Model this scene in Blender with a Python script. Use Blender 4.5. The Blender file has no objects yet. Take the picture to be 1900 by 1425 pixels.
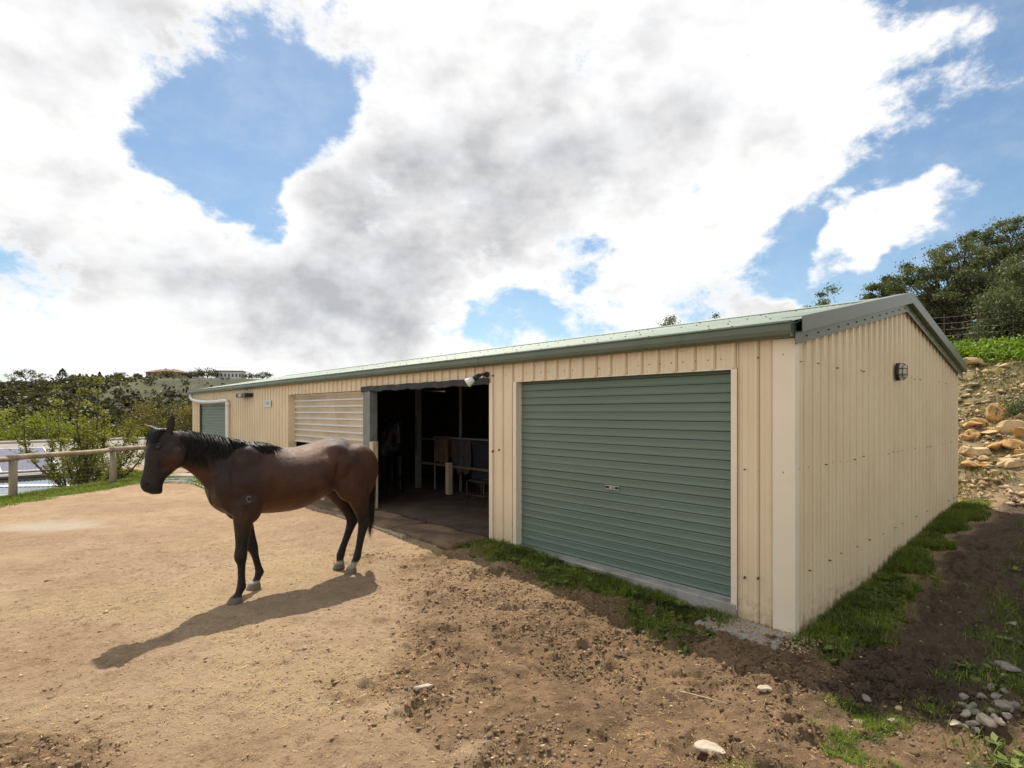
import bpy, math, random
import numpy as np
from mathutils import Vector, Matrix

# ------------------------------------------------------------------ camera, sky, sun, exposure
SC = bpy.context.scene
COL = SC.collection
FOC, CAMH = 1036.0, 1.725                       # focal length in photo pixels, eye height

cam_d = bpy.data.cameras.new('camera')
cam_d.sensor_width = 36.0
cam_d.lens = 36.0 * FOC / 1900.0
cam_d.shift_y = 51.5 / 1900.0
cam_d.clip_start = 0.05
cam_d.clip_end = 5000.0
cam = bpy.data.objects.new('camera', cam_d)
COL.objects.link(cam)
cam.location = (0, 0, CAMH)
cam.rotation_euler = (math.radians(90), 0, 0)
SC.camera = cam

SUN_EL = math.radians(59.5)
SUN_AZ = (-0.23, 0.973)                         # horizontal direction towards the sun
SUN_DIR = Vector((SUN_AZ[0]*math.cos(SUN_EL), SUN_AZ[1]*math.cos(SUN_EL), math.sin(SUN_EL))).normalized()
sun_d = bpy.data.lights.new('sun', 'SUN')
sun_d.energy = 5.0
sun_d.angle = math.radians(0.55)
sun_d.color = (1.0, 0.92, 0.80)
sun = bpy.data.objects.new('sun', sun_d)
COL.objects.link(sun)
sun.rotation_euler = (-SUN_DIR).to_track_quat('-Z', 'Y').to_euler()
sun.location = (0, 0, 30)

SC.view_settings.view_transform = 'Standard'
SC.view_settings.look = 'None'
SC.view_settings.exposure = 0.16
SC.view_settings.gamma = 1.0
SC.view_settings.use_curve_mapping = False
SC.render.engine = 'CYCLES'
SC.cycles.use_denoising = True
SC.cycles.max_bounces = 6
SC.cycles.transparent_max_bounces = 12
SC.cycles.caustics_reflective = False
SC.cycles.caustics_refractive = False


class NT:
    """small helper around a node tree"""
    def __init__(self, tree):
        self.t = tree; self.n = tree.nodes; self.l = tree.links

    def node(self, typ, **kw):
        nd = self.n.new(typ)
        for k, v in kw.items():
            setattr(nd, k, v)
        return nd

    def put(self, sock, v):
        if isinstance(v, bpy.types.NodeSocket):
            self.l.new(v, sock)
        elif v is not None:
            if isinstance(v, (tuple, list)) and len(v) == 3 and sock.type == 'RGBA':
                v = (*v, 1.0)
            sock.default_value = v

    def math(self, op, a, b=None, c=None, clamp=False):
        nd = self.node('ShaderNodeMath', operation=op); nd.use_clamp = clamp
        self.put(nd.inputs[0], a); self.put(nd.inputs[1], b)
        if c is not None: self.put(nd.inputs[2], c)
        return nd.outputs[0]

    def vmath(self, op, a, b=None, scale=None):
        nd = self.node('ShaderNodeVectorMath', operation=op)
        self.put(nd.inputs[0], a)
        if b is not None: self.put(nd.inputs[1], b)
        if scale is not None: self.put(nd.inputs['Scale'], scale)
        return nd.outputs['Value'] if op in ('DOT_PRODUCT', 'LENGTH', 'DISTANCE') else nd.outputs[0]

    def ramp(self, v, a, b, c=0.0, d=1.0, smooth=True):
        nd = self.node('ShaderNodeMapRange')
        nd.interpolation_type = 'SMOOTHSTEP' if smooth else 'LINEAR'
        nd.clamp = True
        for i, q in enumerate((v, a, b, c, d)): self.put(nd.inputs[i], q)
        return nd.outputs[0]

    def noise(self, vec, scale, detail=4.0, rough=0.5, dist=0.0, lac=2.0):
        nd = self.node('ShaderNodeTexNoise')
        if vec is not None: self.l.new(vec, nd.inputs['Vector'])
        nd.inputs['Scale'].default_value = scale; nd.inputs['Detail'].default_value = detail
        nd.inputs['Roughness'].default_value = rough; nd.inputs['Distortion'].default_value = dist
        nd.inputs['Lacunarity'].default_value = lac
        return nd

    def mix(self, f, a, b, mode='MIX'):
        nd = self.node('ShaderNodeMix', data_type='RGBA', blend_type=mode)
        self.put(nd.inputs[0], f); self.put(nd.inputs[6], a); self.put(nd.inputs[7], b)
        return nd.outputs[2]


def px_dir(px, py):
    return Vector(((px-950)/FOC, 1.0, (764-py)/FOC)).normalized()


world = bpy.data.worlds.new('World')
SC.world = world
world.use_nodes = True
W = NT(world.node_tree)
W.n.clear()
out = W.node('ShaderNodeOutputWorld')
bg = W.node('ShaderNodeBackground')
SKY_STRENGTH = 0.097
bg.inputs['Strength'].default_value = SKY_STRENGTH
W.l.new(bg.outputs[0], out.inputs['Surface'])
sky = W.node('ShaderNodeTexSky', sky_type='NISHITA')
sky.sun_disc = False
sky.sun_elevation = SUN_EL
sky.sun_rotation = math.atan2(SUN_AZ[0], SUN_AZ[1])
sky.air_density = 1.0; sky.dust_density = 0.6; sky.ozone_density = 1.4
tc = W.node('ShaderNodeTexCoord')
D = W.vmath('NORMALIZE', tc.outputs['Generated'])
# cloud space: direction, stretched vertically so that clouds flatten towards the horizon
Dz = W.vmath('MULTIPLY', D, (1.0, 1.0, 1.5))
warp = W.noise(Dz, 4.0, 4.0, 0.6)
warp2 = W.vmath('SCALE', W.vmath('SUBTRACT', warp.outputs['Color'], (0.5, 0.5, 0.5)), scale=0.22)
Dw = W.vmath('NORMALIZE', W.vmath('ADD', D, warp2))
# where the photograph shows openings (negative) and extra cloud (positive): world directions, radius in degrees
blobs = [
    (430, 200, 5.6, -0.95), (390, 295, 5, -0.85), (225, 400, 5, 0.7), (120, 330, 5, 0.4), (330, 440, 4, 0.35), (545, 130, 5.5, -0.75), (440, 360, 3.5, -0.6), (575, 225, 4, -0.6), (620, 90, 3.5, -0.35), (340, 120, 3, -0.35),
    (85, 455, 3.2, -0.85), (325, 320, 3, -0.5),
    (1880, 60, 8, -0.85), (1890, 330, 6, -0.6), (1700, 330, 7, -0.85), (1570, 430, 5.5, -0.85), (1480, 490, 3.5, -0.6),
    (1810, 470, 7, -0.85), (1620, 540, 5, -0.7), (1790, 120, 5, -0.5), (1660, 260, 3, -0.3),
    (905, 612, 2.0, -0.45), (985, 596, 1.8, -0.4), (1120, 600, 2.5, -0.4), (1060, 480, 2.0, -0.3), (1370, 555, 3, -0.5), (1270, 570, 2, -0.3), (1320, 330, 1.5, -0.35),
    (1570, 485, 2.4, 1.3), (1610, 458, 2.8, 1.3), (1660, 430, 3.0, 1.3), (1725, 398, 2.4, 1.3), (1830, 215, 5, 0.75), (1700, 190, 5, 0.9), (1600, 230, 6, 0.6), (1500, 330, 5, 0.4), (1850, 230, 4, 0.4),
    (720, 320, 12, 0.40), (200, 200, 7, 0.4), (470, 480, 7, 0.25), (1300, 300, 12, 0.35), (300, 560, 10, 0.2), (700, 620, 6, 0.3), (420, 0, 6, 0.7), (750, 60, 8, 0.3), (1450, 560, 3, 0.4),
]
# a few more openings outside the frame, like those in view
rr = random.Random(11)
for k in range(8):
    az = math.radians(rr.uniform(70, 290)); el = math.radians(rr.uniform(12, 65))
    blobs.append((Vector((math.sin(az)*math.cos(el), math.cos(az)*math.cos(el), math.sin(el))), None, rr.uniform(6, 11), -0.8))
bias = None
for px, py, r, w in blobs:
    c = px if py is None else px_dir(px, py)
    dp = W.vmath('DOT_PRODUCT', Dw, tuple(c))
    f = W.ramp(dp, math.cos(math.radians(r*1.75)), math.cos(math.radians(r*0.1)), 0.0, w*1.0)
    bias = f if bias is None else W.math('ADD', bias, f)
n1 = W.noise(Dz, 2.6, 9.0, 0.62, 0.0).outputs['Fac']
n1l = W.noise(Dz, 3.4, 4.0, 0.55).outputs['Fac']
n2 = W.noise(W.vmath('ADD', Dz, tuple(v*0.08 for v in (SUN_DIR.x, SUN_DIR.y*0.3, SUN_DIR.z*1.4))), 3.4, 4.0, 0.55).outputs['Fac']
nf = W.noise(Dz, 11.0, 7.0, 0.66, 0.0).outputs['Fac']
dens = W.math('ADD', W.math('ADD', W.math('MULTIPLY', W.math('SUBTRACT', n1, 0.5), 3.6), W.math('MULTIPLY', W.math('SUBTRACT', nf, 0.5), 2.6)), W.math('ADD', bias, 0.55))
cover = W.ramp(dens, -0.15, 0.55)
# relief: thinner towards the sun = bright, thicker = grey
lit = W.math('ADD', W.math('MULTIPLY', W.math('SUBTRACT', n1l, n2), 2.4), W.math('MULTIPLY', W.math('SUBTRACT', nf, 0.5), 1.3))
greys = [(760, 430, 7, 0.45), (880, 340, 8, 0.25), (1040, 270, 8, 0.28), (1220, 180, 9, 0.22), (530, 545, 4.5, 0.5), (90, 120, 11, 0.20), (700, 540, 6, 0.3),
         (1180, 400, 6, 0.15), (230, 570, 7, 0.10), (80, 620, 6, 0.12), (420, 640, 5, 0.12), (800, 640, 5, 0.12)]
gsum = None
for px, py, r, w in greys:
    dp = W.vmath('DOT_PRODUCT', Dw, tuple(px_dir(px, py)))
    f = W.ramp(dp, math.cos(math.radians(r*1.7)), 1.0, 0.0, w*1.0)
    gsum = f if gsum is None else W.math('ADD', gsum, f)
n3 = W.noise(Dz, 2.0, 3.0, 0.55, 0.0).outputs['Fac']
grey = W.math('ADD', W.math('ADD', W.ramp(n3, 0.42, 0.78, -0.15, 0.24), gsum), lit)
grey = W.math('MULTIPLY', W.math('MINIMUM', W.math('MAXIMUM', grey, 0.0), 1.0), W.ramp(dens, 0.1, 0.8))
cloud_col = W.mix(grey, (10.1, 10.0, 9.9), (4.9, 4.95, 5.15))
sky_col = W.mix(1.0, sky.outputs[0], (1.02, 1.14, 1.14), 'MULTIPLY')
cover = W.math('ADD', W.math('MULTIPLY', cover, 0.93), W.ramp(nf, 0.35, 0.75, 0.0, 0.14), clamp=True)
W.l.new(W.mix(cover, sky_col, cloud_col), bg.inputs['Color'])

# ------------------------------------------------------------------ helpers
def link(o, parent=None):
    COL.objects.link(o)
    if parent is not None: o.parent = parent
    return o


def tag(o, label=None, cat=None, group=None, kind=None):
    if label: o['label'] = label
    if cat: o['category'] = cat
    if group: o['group'] = group
    if kind: o['kind'] = kind
    return o


def empty(name, loc=(0, 0, 0), rz=0.0, label=None, cat=None, group=None):
    o = bpy.data.objects.new(name, None)
    o.empty_display_size = 0.2
    o.location = loc; o.rotation_euler = (0, 0, rz)
    COL.objects.link(o)
    return tag(o, label, cat, group)


def np_mesh(name, V, F, smooth=False):
    """fast mesh from arrays; F is an (n,3) or (n,4) array"""
    me = bpy.data.meshes.new(name)
    V = np.asarray(V, dtype=np.float32); F = np.asarray(F, dtype=np.int32)
    k = F.shape[1]
    me.vertices.add(len(V)); me.vertices.foreach_set('co', V.ravel())
    me.loops.add(F.size); me.loops.foreach_set('vertex_index', F.ravel())
    me.polygons.add(len(F))
    me.polygons.foreach_set('loop_start', np.arange(0, F.size, k, dtype=np.int32))
    if smooth: me.polygons.foreach_set('use_smooth', np.ones(len(F), dtype=bool))
    me.update(calc_edges=True)
    return me


def vcol(me, name, arr):
    """per-vertex colour, arr (n,3)"""
    at = me.color_attributes.new(name, 'FLOAT_COLOR', 'POINT')
    a = np.ones((len(arr), 4), dtype=np.float32); a[:, :arr.shape[1]] = arr
    at.data.foreach_set('color', a.ravel())


def mobj(name, me, mat, parent=None, loc=None):
    o = bpy.data.objects.new(name, me)
    if mat is not None and len(me.materials) == 0: me.materials.append(mat)
    if loc is not None: o.location = loc
    return link(o, parent)


class MB:
    """collects simple shapes into one mesh"""
    def __init__(self): self.V = []; self.F = []

    def add(self, V, F):
        n = len(self.V)
        self.V += [tuple(v) for v in V]; self.F += [tuple(i+n for i in f) for f in F]
        return self

    def box(self, x0, x1, y0, y1, z0, z1, bev=0.0):
        if bev <= 0:
            V = [(x, y, z) for z in (z0, z1) for y in (y0, y1) for x in (x0, x1)]
            return self.add(V, [(0, 2, 3, 1), (4, 5, 7, 6), (0, 1, 5, 4), (2, 6, 7, 3), (0, 4, 6, 2), (1, 3, 7, 5)])
        import bmesh
        bm = bmesh.new()
        r = bmesh.ops.create_cube(bm, size=1.0)
        for v in r['verts']:
            v.co = Vector(((x0+x1)/2+v.co.x*(x1-x0), (y0+y1)/2+v.co.y*(y1-y0), (z0+z1)/2+v.co.z*(z1-z0)))
        bmesh.ops.bevel(bm, geom=bm.edges[:], offset=bev, segments=1, affect='EDGES', clamp_overlap=True)
        bm.verts.index_update()
        V = [tuple(v.co) for v in bm.verts]; F = [tuple(v.index for v in f.verts) for f in bm.faces]
        bm.free()
        return self.add(V, F)

    def prism(self, prof, axis, t0, t1, closed=True):
        """extrude a 2-D outline along an axis; prof in the two other axes in order"""
        n = len(prof)
        def P(p, t):
            return {'x': (t, p[0], p[1]), 'y': (p[0], t, p[1]), 'z': (p[0], p[1], t)}[axis]
        V = [P(p, t0) for p in prof] + [P(p, t1) for p in prof]
        m = n if closed else n-1
        F = [(i, (i+1) % n, n+(i+1) % n, n+i) for i in range(m)]
        if closed: F += [tuple(range(n-1, -1, -1)), tuple(range(n, 2*n))]
        return self.add(V, F)

    def tube(self, pts, rad, n=8, cap=True):
        pts = [Vector(p) for p in pts]
        if not hasattr(rad, '__len__'): rad = [rad]*len(pts)
        V = []; F = []
        up = Vector((0.13, 0.21, 0.97))
        for i, p in enumerate(pts):
            t = (pts[min(i+1, len(pts)-1)]-pts[max(i-1, 0)]).normalized()
            u = t.cross(up)
            if u.length < 0.05: u = t.cross(Vector((1, 0.1, 0)))
            u.normalize(); w = t.cross(u)
            for k in range(n):
                a = 2*math.pi*k/n
                V.append(p+(u*math.cos(a)+w*math.sin(a))*rad[i])
        for i in range(len(pts)-1):
            for k in range(n):
                a, b = i*n+k, i*n+(k+1) % n
                F.append((a, b, b+n, a+n))
        if cap:
            F.append(tuple(range(n-1, -1, -1))); F.append(tuple(range((len(pts)-1)*n, len(pts)*n)))
        return self.add(V, F)

    def mesh(self, name, smooth=False):
        me = bpy.data.meshes.new(name)
        me.from_pydata(self.V, [], self.F)
        if smooth:
            for p in me.polygons: p.use_smooth = True
        me.update()
        import bmesh
        bm = bmesh.new(); bm.from_mesh(me)
        bmesh.ops.recalc_face_normals(bm, faces=bm.faces[:])
        bm.to_mesh(me); bm.free()
        return me

    def build(self, name, mat, parent=None, smooth=False, loc=None):
        return mobj(name, self.mesh(name, smooth), mat, parent, loc)


# numpy noise ---------------------------------------------------------------
def _hash(ix, iy, seed):
    h = (ix.astype(np.int64)*374761393 + iy.astype(np.int64)*668265263 + seed*2147483647) & 0xffffffff
    h = ((h ^ (h >> 13))*1274126177) & 0xffffffff
    h = ((h ^ (h >> 16))*2246822519) & 0xffffffff
    return ((h ^ (h >> 15)) & 0xffffff)/float(0xffffff)


def vnoise(x, y, seed=0):
    x0 = np.floor(x); y0 = np.floor(y); fx = x-x0; fy = y-y0
    fx = fx*fx*fx*(fx*(fx*6-15)+10); fy = fy*fy*fy*(fy*(fy*6-15)+10)
    a = _hash(x0, y0, seed); b = _hash(x0+1, y0, seed); c = _hash(x0, y0+1, seed); d = _hash(x0+1, y0+1, seed)
    return (a*(1-fx)+b*fx)*(1-fy)+(c*(1-fx)+d*fx)*fy


def fbm(x, y, scale, octv=4, seed=0, gain=0.5):
    s = 0; amp = 1; tot = 0; f = scale
    for o in range(octv):
        s = s+amp*vnoise(x*f+o*17.3, y*f-o*9.1, seed+o*7); tot += amp; amp *= gain; f *= 2.03
    return s/tot


def sst(a, b, x):
    t = np.clip((x-a)/(b-a), 0, 1); return t*t*(3-2*t)


# materials -----------------------------------------------------------------
def new_mat(name):
    m = bpy.data.materials.new(name); m.use_nodes = True
    t = NT(m.node_tree)
    return m, t, t.n['Principled BSDF']


def mat(name, col, rough=0.6, var=0.12, vscale=3.0, bump=0.0, bscale=40.0, metal=0.0, spec=0.5, stretch=None, dirt=None, coat=0.0):
    m, t, p = new_mat(name)
    tcn = t.node('ShaderNodeTexCoord').outputs['Object']
    v = t.vmath('MULTIPLY', tcn, stretch) if stretch else tcn
    n = t.noise(v, vscale, 6.0, 0.6).outputs['Fac']
    f = t.ramp(n, 0.3, 0.7)
    lo = tuple(c*(1-var) for c in col); hi = tuple(min(1, c*(1+var)) for c in col)
    c = t.mix(f, lo, hi)
    if dirt:
        dcol, amount, dsc = dirt
        dn = t.noise(tcn, dsc, 8.0, 0.65).outputs['Fac']
        c = t.mix(t.ramp(dn, 0.62-amount, 0.85-amount*0.5, 0.0, 0.8), c, dcol)
    t.l.new(c, p.inputs['Base Color'])
    p.inputs['Roughness'].default_value = rough
    p.inputs['Metallic'].default_value = metal
    p.inputs['Specular IOR Level'].default_value = spec
    if coat: p.inputs['Coat Weight'].default_value = coat
    if bump > 0:
        bn = t.noise(v, bscale, 6.0, 0.65).outputs['Fac']
        b = t.node('ShaderNodeBump'); b.inputs['Strength'].default_value = bump; b.inputs['Distance'].default_value = 0.02
        t.l.new(bn, b.inputs['Height']); t.l.new(b.outputs[0], p.inputs['Normal'])
    return m


def leaf_mat(name, col, hue=(0.25, 0.3), trans=0.35, rough=0.55, dry=0.0):
    """foliage: per-leaf variation from the colour attribute 'Col', light through the leaf"""
    m, t, p = new_mat(name)
    at = t.node('ShaderNodeAttribute', attribute_name='Col')
    sep = t.node('ShaderNodeSeparateColor'); t.l.new(at.outputs['Color'], sep.inputs[0])
    lo = tuple(c*(1-hue[1]) for c in col)
    hi = (min(1, col[0]*(1+hue[0]*1.6)), min(1, col[1]*(1+hue[0])), col[2]*0.9)
    c = t.mix(sep.outputs[0], lo, hi)
    if dry > 0: c = t.mix(t.ramp(sep.outputs[1], 1-dry, 1-dry+0.04), c, (0.34, 0.26, 0.12))
    t.l.new(c, p.inputs['Base Color']); p.inputs['Roughness'].default_value = rough
    p.inputs['Specular IOR Level'].default_value = 0.35
    tr = t.node('ShaderNodeBsdfTranslucent'); t.l.new(t.mix(1.0, c, (1.25, 1.3, 0.7), 'MULTIPLY'), tr.inputs[0])
    mx = t.node('ShaderNodeMixShader'); mx.inputs[0].default_value = trans
    t.l.new(p.outputs[0], mx.inputs[1]); t.l.new(tr.outputs[0], mx.inputs[2])
    t.l.new(mx.outputs[0], t.n['Material Output'].inputs['Surface'])
    return m


# ------------------------------------------------------------------ site frame: the shed's near corner and wall directions
C0 = np.array([2.358, 4.700])
LD = np.array([-0.6717, 0.7409])                # along the front wall, away from the corner
ND = np.array([-0.7409, -0.6717])               # out of the front wall
BLEN, BDEP, EAVE, RISE = 20.3, 6.76, 2.36, 0.67
ROOFZ = 2.472


def ab(x, y):
    rx, ry = x-C0[0], y-C0[1]
    return rx*LD[0]+ry*LD[1], rx*ND[0]+ry*ND[1]


def from_ab(a, b, z=0.0):
    return (C0[0]+a*LD[0]+b*ND[0], C0[1]+a*LD[1]+b*ND[1], z)


def edge_e(x, y):
    e = -(x+10.1)*0.989+(y-11.3)*0.146
    return e-5.5*sst(14.6, 18.5, y)*sst(-13.6, -11.6, x)


def gbase(x, y):
    """terrain without its small relief"""
    x = np.asarray(x, float); y = np.asarray(y, float)
    a, b = ab(x, y); s = -b
    z = -0.02-0.14*sst(3.3, 0.1, a)*sst(5.5, 2.0, b)
    z = z+0.36*np.maximum((a < 0.05)*1.0, sst(6.8, 7.3, s))*sst(0.2, 7.0, s)
    z = z+0.13*np.clip(-a-0.9, 0, 8)*sst(12, 2, b)*sst(-3, 1, b)+0.10*np.clip(-a-1.7, 0, 8)*sst(1, -3, b)
    bank = np.interp(s, [7.0, 7.6, 8.4, 10, 12.6, 13.6, 20, 30, 60, 120], [0, 0.12, 0.45, 1.35, 2.72, 2.95, 3.75, 4.5, 6.0, 7.0])
    fac = 1-0.85*sst(5, 19, a)
    z = z+bank*fac*sst(18, 4, edge_e(x, y))
    e = edge_e(x, y)
    drop = np.interp(e, [0.35, 0.9, 2, 5, 12, 40, 90], [0, -0.16, -0.8, -3.3, -4.6, -11, -15])
    z = z+drop
    crest = np.interp(x, [-420, -330, -243, -192, -166, -128, 0, 200], [10, 13, 14.6, 16.2, 17.6, 17.0, 14, 12])
    w = sst(95, 262, y-0.08*x*0)
    z = z*(1-w)+crest*w
    z = z+w*(fbm(x, y, 0.02, 3, 5)-0.5)*3.0*sst(120, 160, y)*sst(265, 235, y)
    z = z-0.05*np.clip(y-275, 0, 400)*(y > 275)
    inside = (a > 0.12) & (a < BLEN-0.1) & (b < -0.12) & (b > -BDEP+0.1)
    z = np.where(inside, -0.25, z)
    return z


def masks(x, y):
    a, b = ab(x, y); s = -b
    nz = fbm(x, y, 0.9, 4, 31); nz2 = fbm(x, y, 2.6, 3, 77)
    # churned soil: in front of the door and at the corner, and the wet path beside the gable
    corner = sst(0.75, 0.25, np.hypot(x+2.45, (y-2.75)*1.3)+(nz2-0.5)*0.5)
    front = sst(3.4, 1.4, np.abs(a-0.0)+(nz-0.5)*2.4)*sst(4.0, 2.2, b+(nz2-0.5)*1.2)*(b > -0.05)
    r = sst(6.0, 2.6, a+0.7*b+(nz-0.5)*4)*sst(3.8, 2.8, b+(nz2-0.5)*0.8)
    churn = np.maximum(np.maximum(front, r*0.85)*(b > -0.3), corner*0.8)
    path = sst(-0.35, -0.65, a+(nz2-0.5)*0.5)*sst(-1.9, -1.15, a-(nz-0.5)*0.9)*sst(8.6, 7.2, s)*sst(-1.3, -0.5, s+(nz-.5)*0.8)
    wet = path*0.9
    # grass
    g1 = sst(0.38, 0.62, a)*sst(4.25, 3.85, a)*sst(0.85, 0.35, b+(nz2-0.5)*0.75+0.18*sst(2.2, 3.6, a))*sst(0.22, 0.42, fbm(x, y, 3.2, 3, 88))*(b > 0)
    g2 = sst(-0.66, -0.34, (a+(nz2-0.5)*0.75)*(1+np.clip(s, 0, 7)*0.14))*sst(-0.02, -0.06, a)*sst(-0.25, 0.1, s)*sst(7.3, 6.6, s)*sst(0.16, 0.36, fbm(x, y, 3.2, 3, 89))
    g3 = sst(-0.95, -1.4, a-(nz2-0.5)*0.8)*sst(9, 6.5, s)*sst(-3.0, -2.0, s)*sst(0.22, 0.5, np.hypot(x-2.81, (y-3.35)*0.8))
    g4 = sst(-0.15, -0.75, a+(nz-0.5)*0.9)*sst(0.35, 0.9, b)*sst(0.40, 0.58, nz2)*sst(6, 3, b)
    e = edge_e(x, y)
    g5 = sst(-1.05, -0.55, e+(nz2-0.5)*0.5)*(y > 3)
    g6 = sst(1.15, 0.55, np.hypot((a-12.6)*0.36, b-0.55)+(nz2-0.5)*0.6)*(b > 0.02)
    bankg = sst(7.4, 9.0, s)*sst(0.42, 0.62, nz)*0.8
    grass = np.clip(np.maximum.reduce([g1, g2, g3*0.9, g4*0.85, g5, g6]), 0, 1)
    chaff = sst(0.44, 0.66, fbm(x, y, 0.8, 4, 19))*sst(2.5, -1.0, x+0.25*(y-4))*sst(9, 6, y)
    pale = sst(1.15, 0.35, np.hypot((x+7.15)*0.85, (y-8.55)*1.7)+(nz2-0.5)*0.7)
    return dict(patch=sst(0.36, 0.62, fbm(x, y, 1.7, 3, 61)), chaff=chaff, pale=pale, churn=np.clip(churn, 0, 1), wet=np.clip(wet, 0, 1), grass=grass, bank=sst(7.3, 8.2, s)*sst(2, -1, e), bankg=bankg, g1=g1, g2=g2, g3=g3, g4=g4, g5=g5, g6=g6)


HORSE_O = np.array([-2.191, 5.71])


def relief(x, y, M):
    a, b = ab(x, y)
    near = sst(26, 8, np.hypot(x, y))
    ch = M['churn']; wt = M['wet']
    pt = sst(0.36, 0.62, fbm(x, y, 1.7, 3, 61))            # loose patches between packed ones
    ch0 = ch; ch = ch*(0.45+0.7*pt)
    d = np.zeros_like(x)
    d += (fbm(x, y, 0.45, 3, 3)-0.5)*0.07
    d += (fbm(x, y, 2.2, 4, 9)-0.5)*(0.024+0.085*ch0+0.06*wt)
    d += (fbm(x, y, 9.0, 4, 13, 0.62)-0.5)*(0.028+0.050*ch+0.075*wt)
    # hoof-trodden pits and clods
    p = fbm(x, y, 5.2, 3, 21)
    d += -0.060*sst(0.58, 0.74, p)*np.clip(ch*1.0+wt*0.9+0.16, 0, 1)
    q = vnoise(x*17, y*17, 41)*0.6+vnoise(x*31, y*31, 43)*0.4
    d += 0.029*sst(0.54, 0.80, q)*np.clip(ch*0.9+wt*0.9+0.10, 0, 1)
    d += (vnoise(x*26, y*26, 91)*0.6+vnoise(x*45+3, y*45, 92)*0.4-0.5)*(0.013+0.012*ch+0.02*wt)
    # hoof prints: one oval print somewhere in each cell, many of them faint
    cs = 0.21
    ix, iy = np.floor(x/cs), np.floor(y/cs)
    u = x/cs-ix-(0.34+0.32*_hash(ix, iy, 5)); v = y/cs-iy-(0.34+0.32*_hash(ix, iy, 6))
    th = 6.283*_hash(ix, iy, 8); uu_ = u*np.cos(th)+v*np.sin(th); vv_ = -u*np.sin(th)+v*np.cos(th)
    rr_ = np.hypot(uu_, vv_*1.25)*cs/0.058
    dep = np.clip(_hash(ix, iy, 9)-0.35, 0, 1)*1.5*(y < 12)*(1-M['grass'])
    d += dep*(-0.018*sst(1.05, 0.72, rr_)+0.009*np.exp(-((rr_-1.15)/0.16)**2))*(0.55+0.45*vnoise(x*40, y*40, 3))
    near = near*(1-0.55*sst(1.5, 0.8, np.hypot(x-HORSE_O[0], y-HORSE_O[1])))
    d = d*near*sst(-0.05, 0.25, np.where((a > 0) & (a < BLEN), np.where(b > -1, b, 1), 1))
    bk = M['bank']*sst(60, 20, np.hypot(x, y))
    d += bk*((fbm(x, y, 1.1, 4, 51)-0.5)*0.30+(fbm(x, y, 4.5, 3, 53)-0.5)*0.16)
    return d


def gz(x, y):
    x = np.atleast_1d(np.asarray(x, float)); y = np.atleast_1d(np.asarray(y, float))
    return gbase(x, y)+relief(x, y, masks(x, y))


def gz1(x, y): return float(gz(x, y)[0])


def axis_pts(lo, hi, step, far_lo, far_hi, grow=1.06, cap=5.0, cap_until=330):
    mid = list(np.arange(lo, hi, step))
    up = [mid[-1]]; st = step
    while up[-1] < far_hi:
        st = st*grow
        if up[-1] < cap_until: st = min(st, cap)
        up.append(up[-1]+st)
    dn = [mid[0]]; st = step
    while dn[-1] > far_lo:
        st = st*grow
        if dn[-1] > -cap_until: st = min(st, cap)
        dn.append(dn[-1]-st)
    return np.array(dn[:0:-1]+mid+up[1:])


xs = axis_pts(-4.2, 5.2, 0.0168, -900, 900)
ys = axis_pts(2.3, 7.4, 0.0168, -200, 1500)
ys = ys[ys > -60]
X, Y = np.meshgrid(xs, ys)
M = masks(X, Y)
Z = gbase(X, Y)+relief(X, Y, M)
nx, ny = len(xs), len(ys)
idx = np.arange(nx*ny).reshape(ny, nx)
F = np.stack([idx[:-1, :-1], idx[:-1, 1:], idx[1:, 1:], idx[1:, :-1]], -1).reshape(-1, 4)
gme = np_mesh('ground', np.stack([X, Y, Z], -1).reshape(-1, 3), F, True)
far = sst(35, 70, np.hypot(X, Y))
vcol(gme, 'M1', np.stack([M['churn'], M['wet'], M['grass']], -1).reshape(-1, 3))
vcol(gme, 'M3', np.stack([M['pale'], M['chaff'], M['chaff']*0], -1).reshape(-1, 3))
vcol(gme, 'M2', np.stack([M['bank'], far, M['bankg']], -1).reshape(-1, 3))


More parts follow.
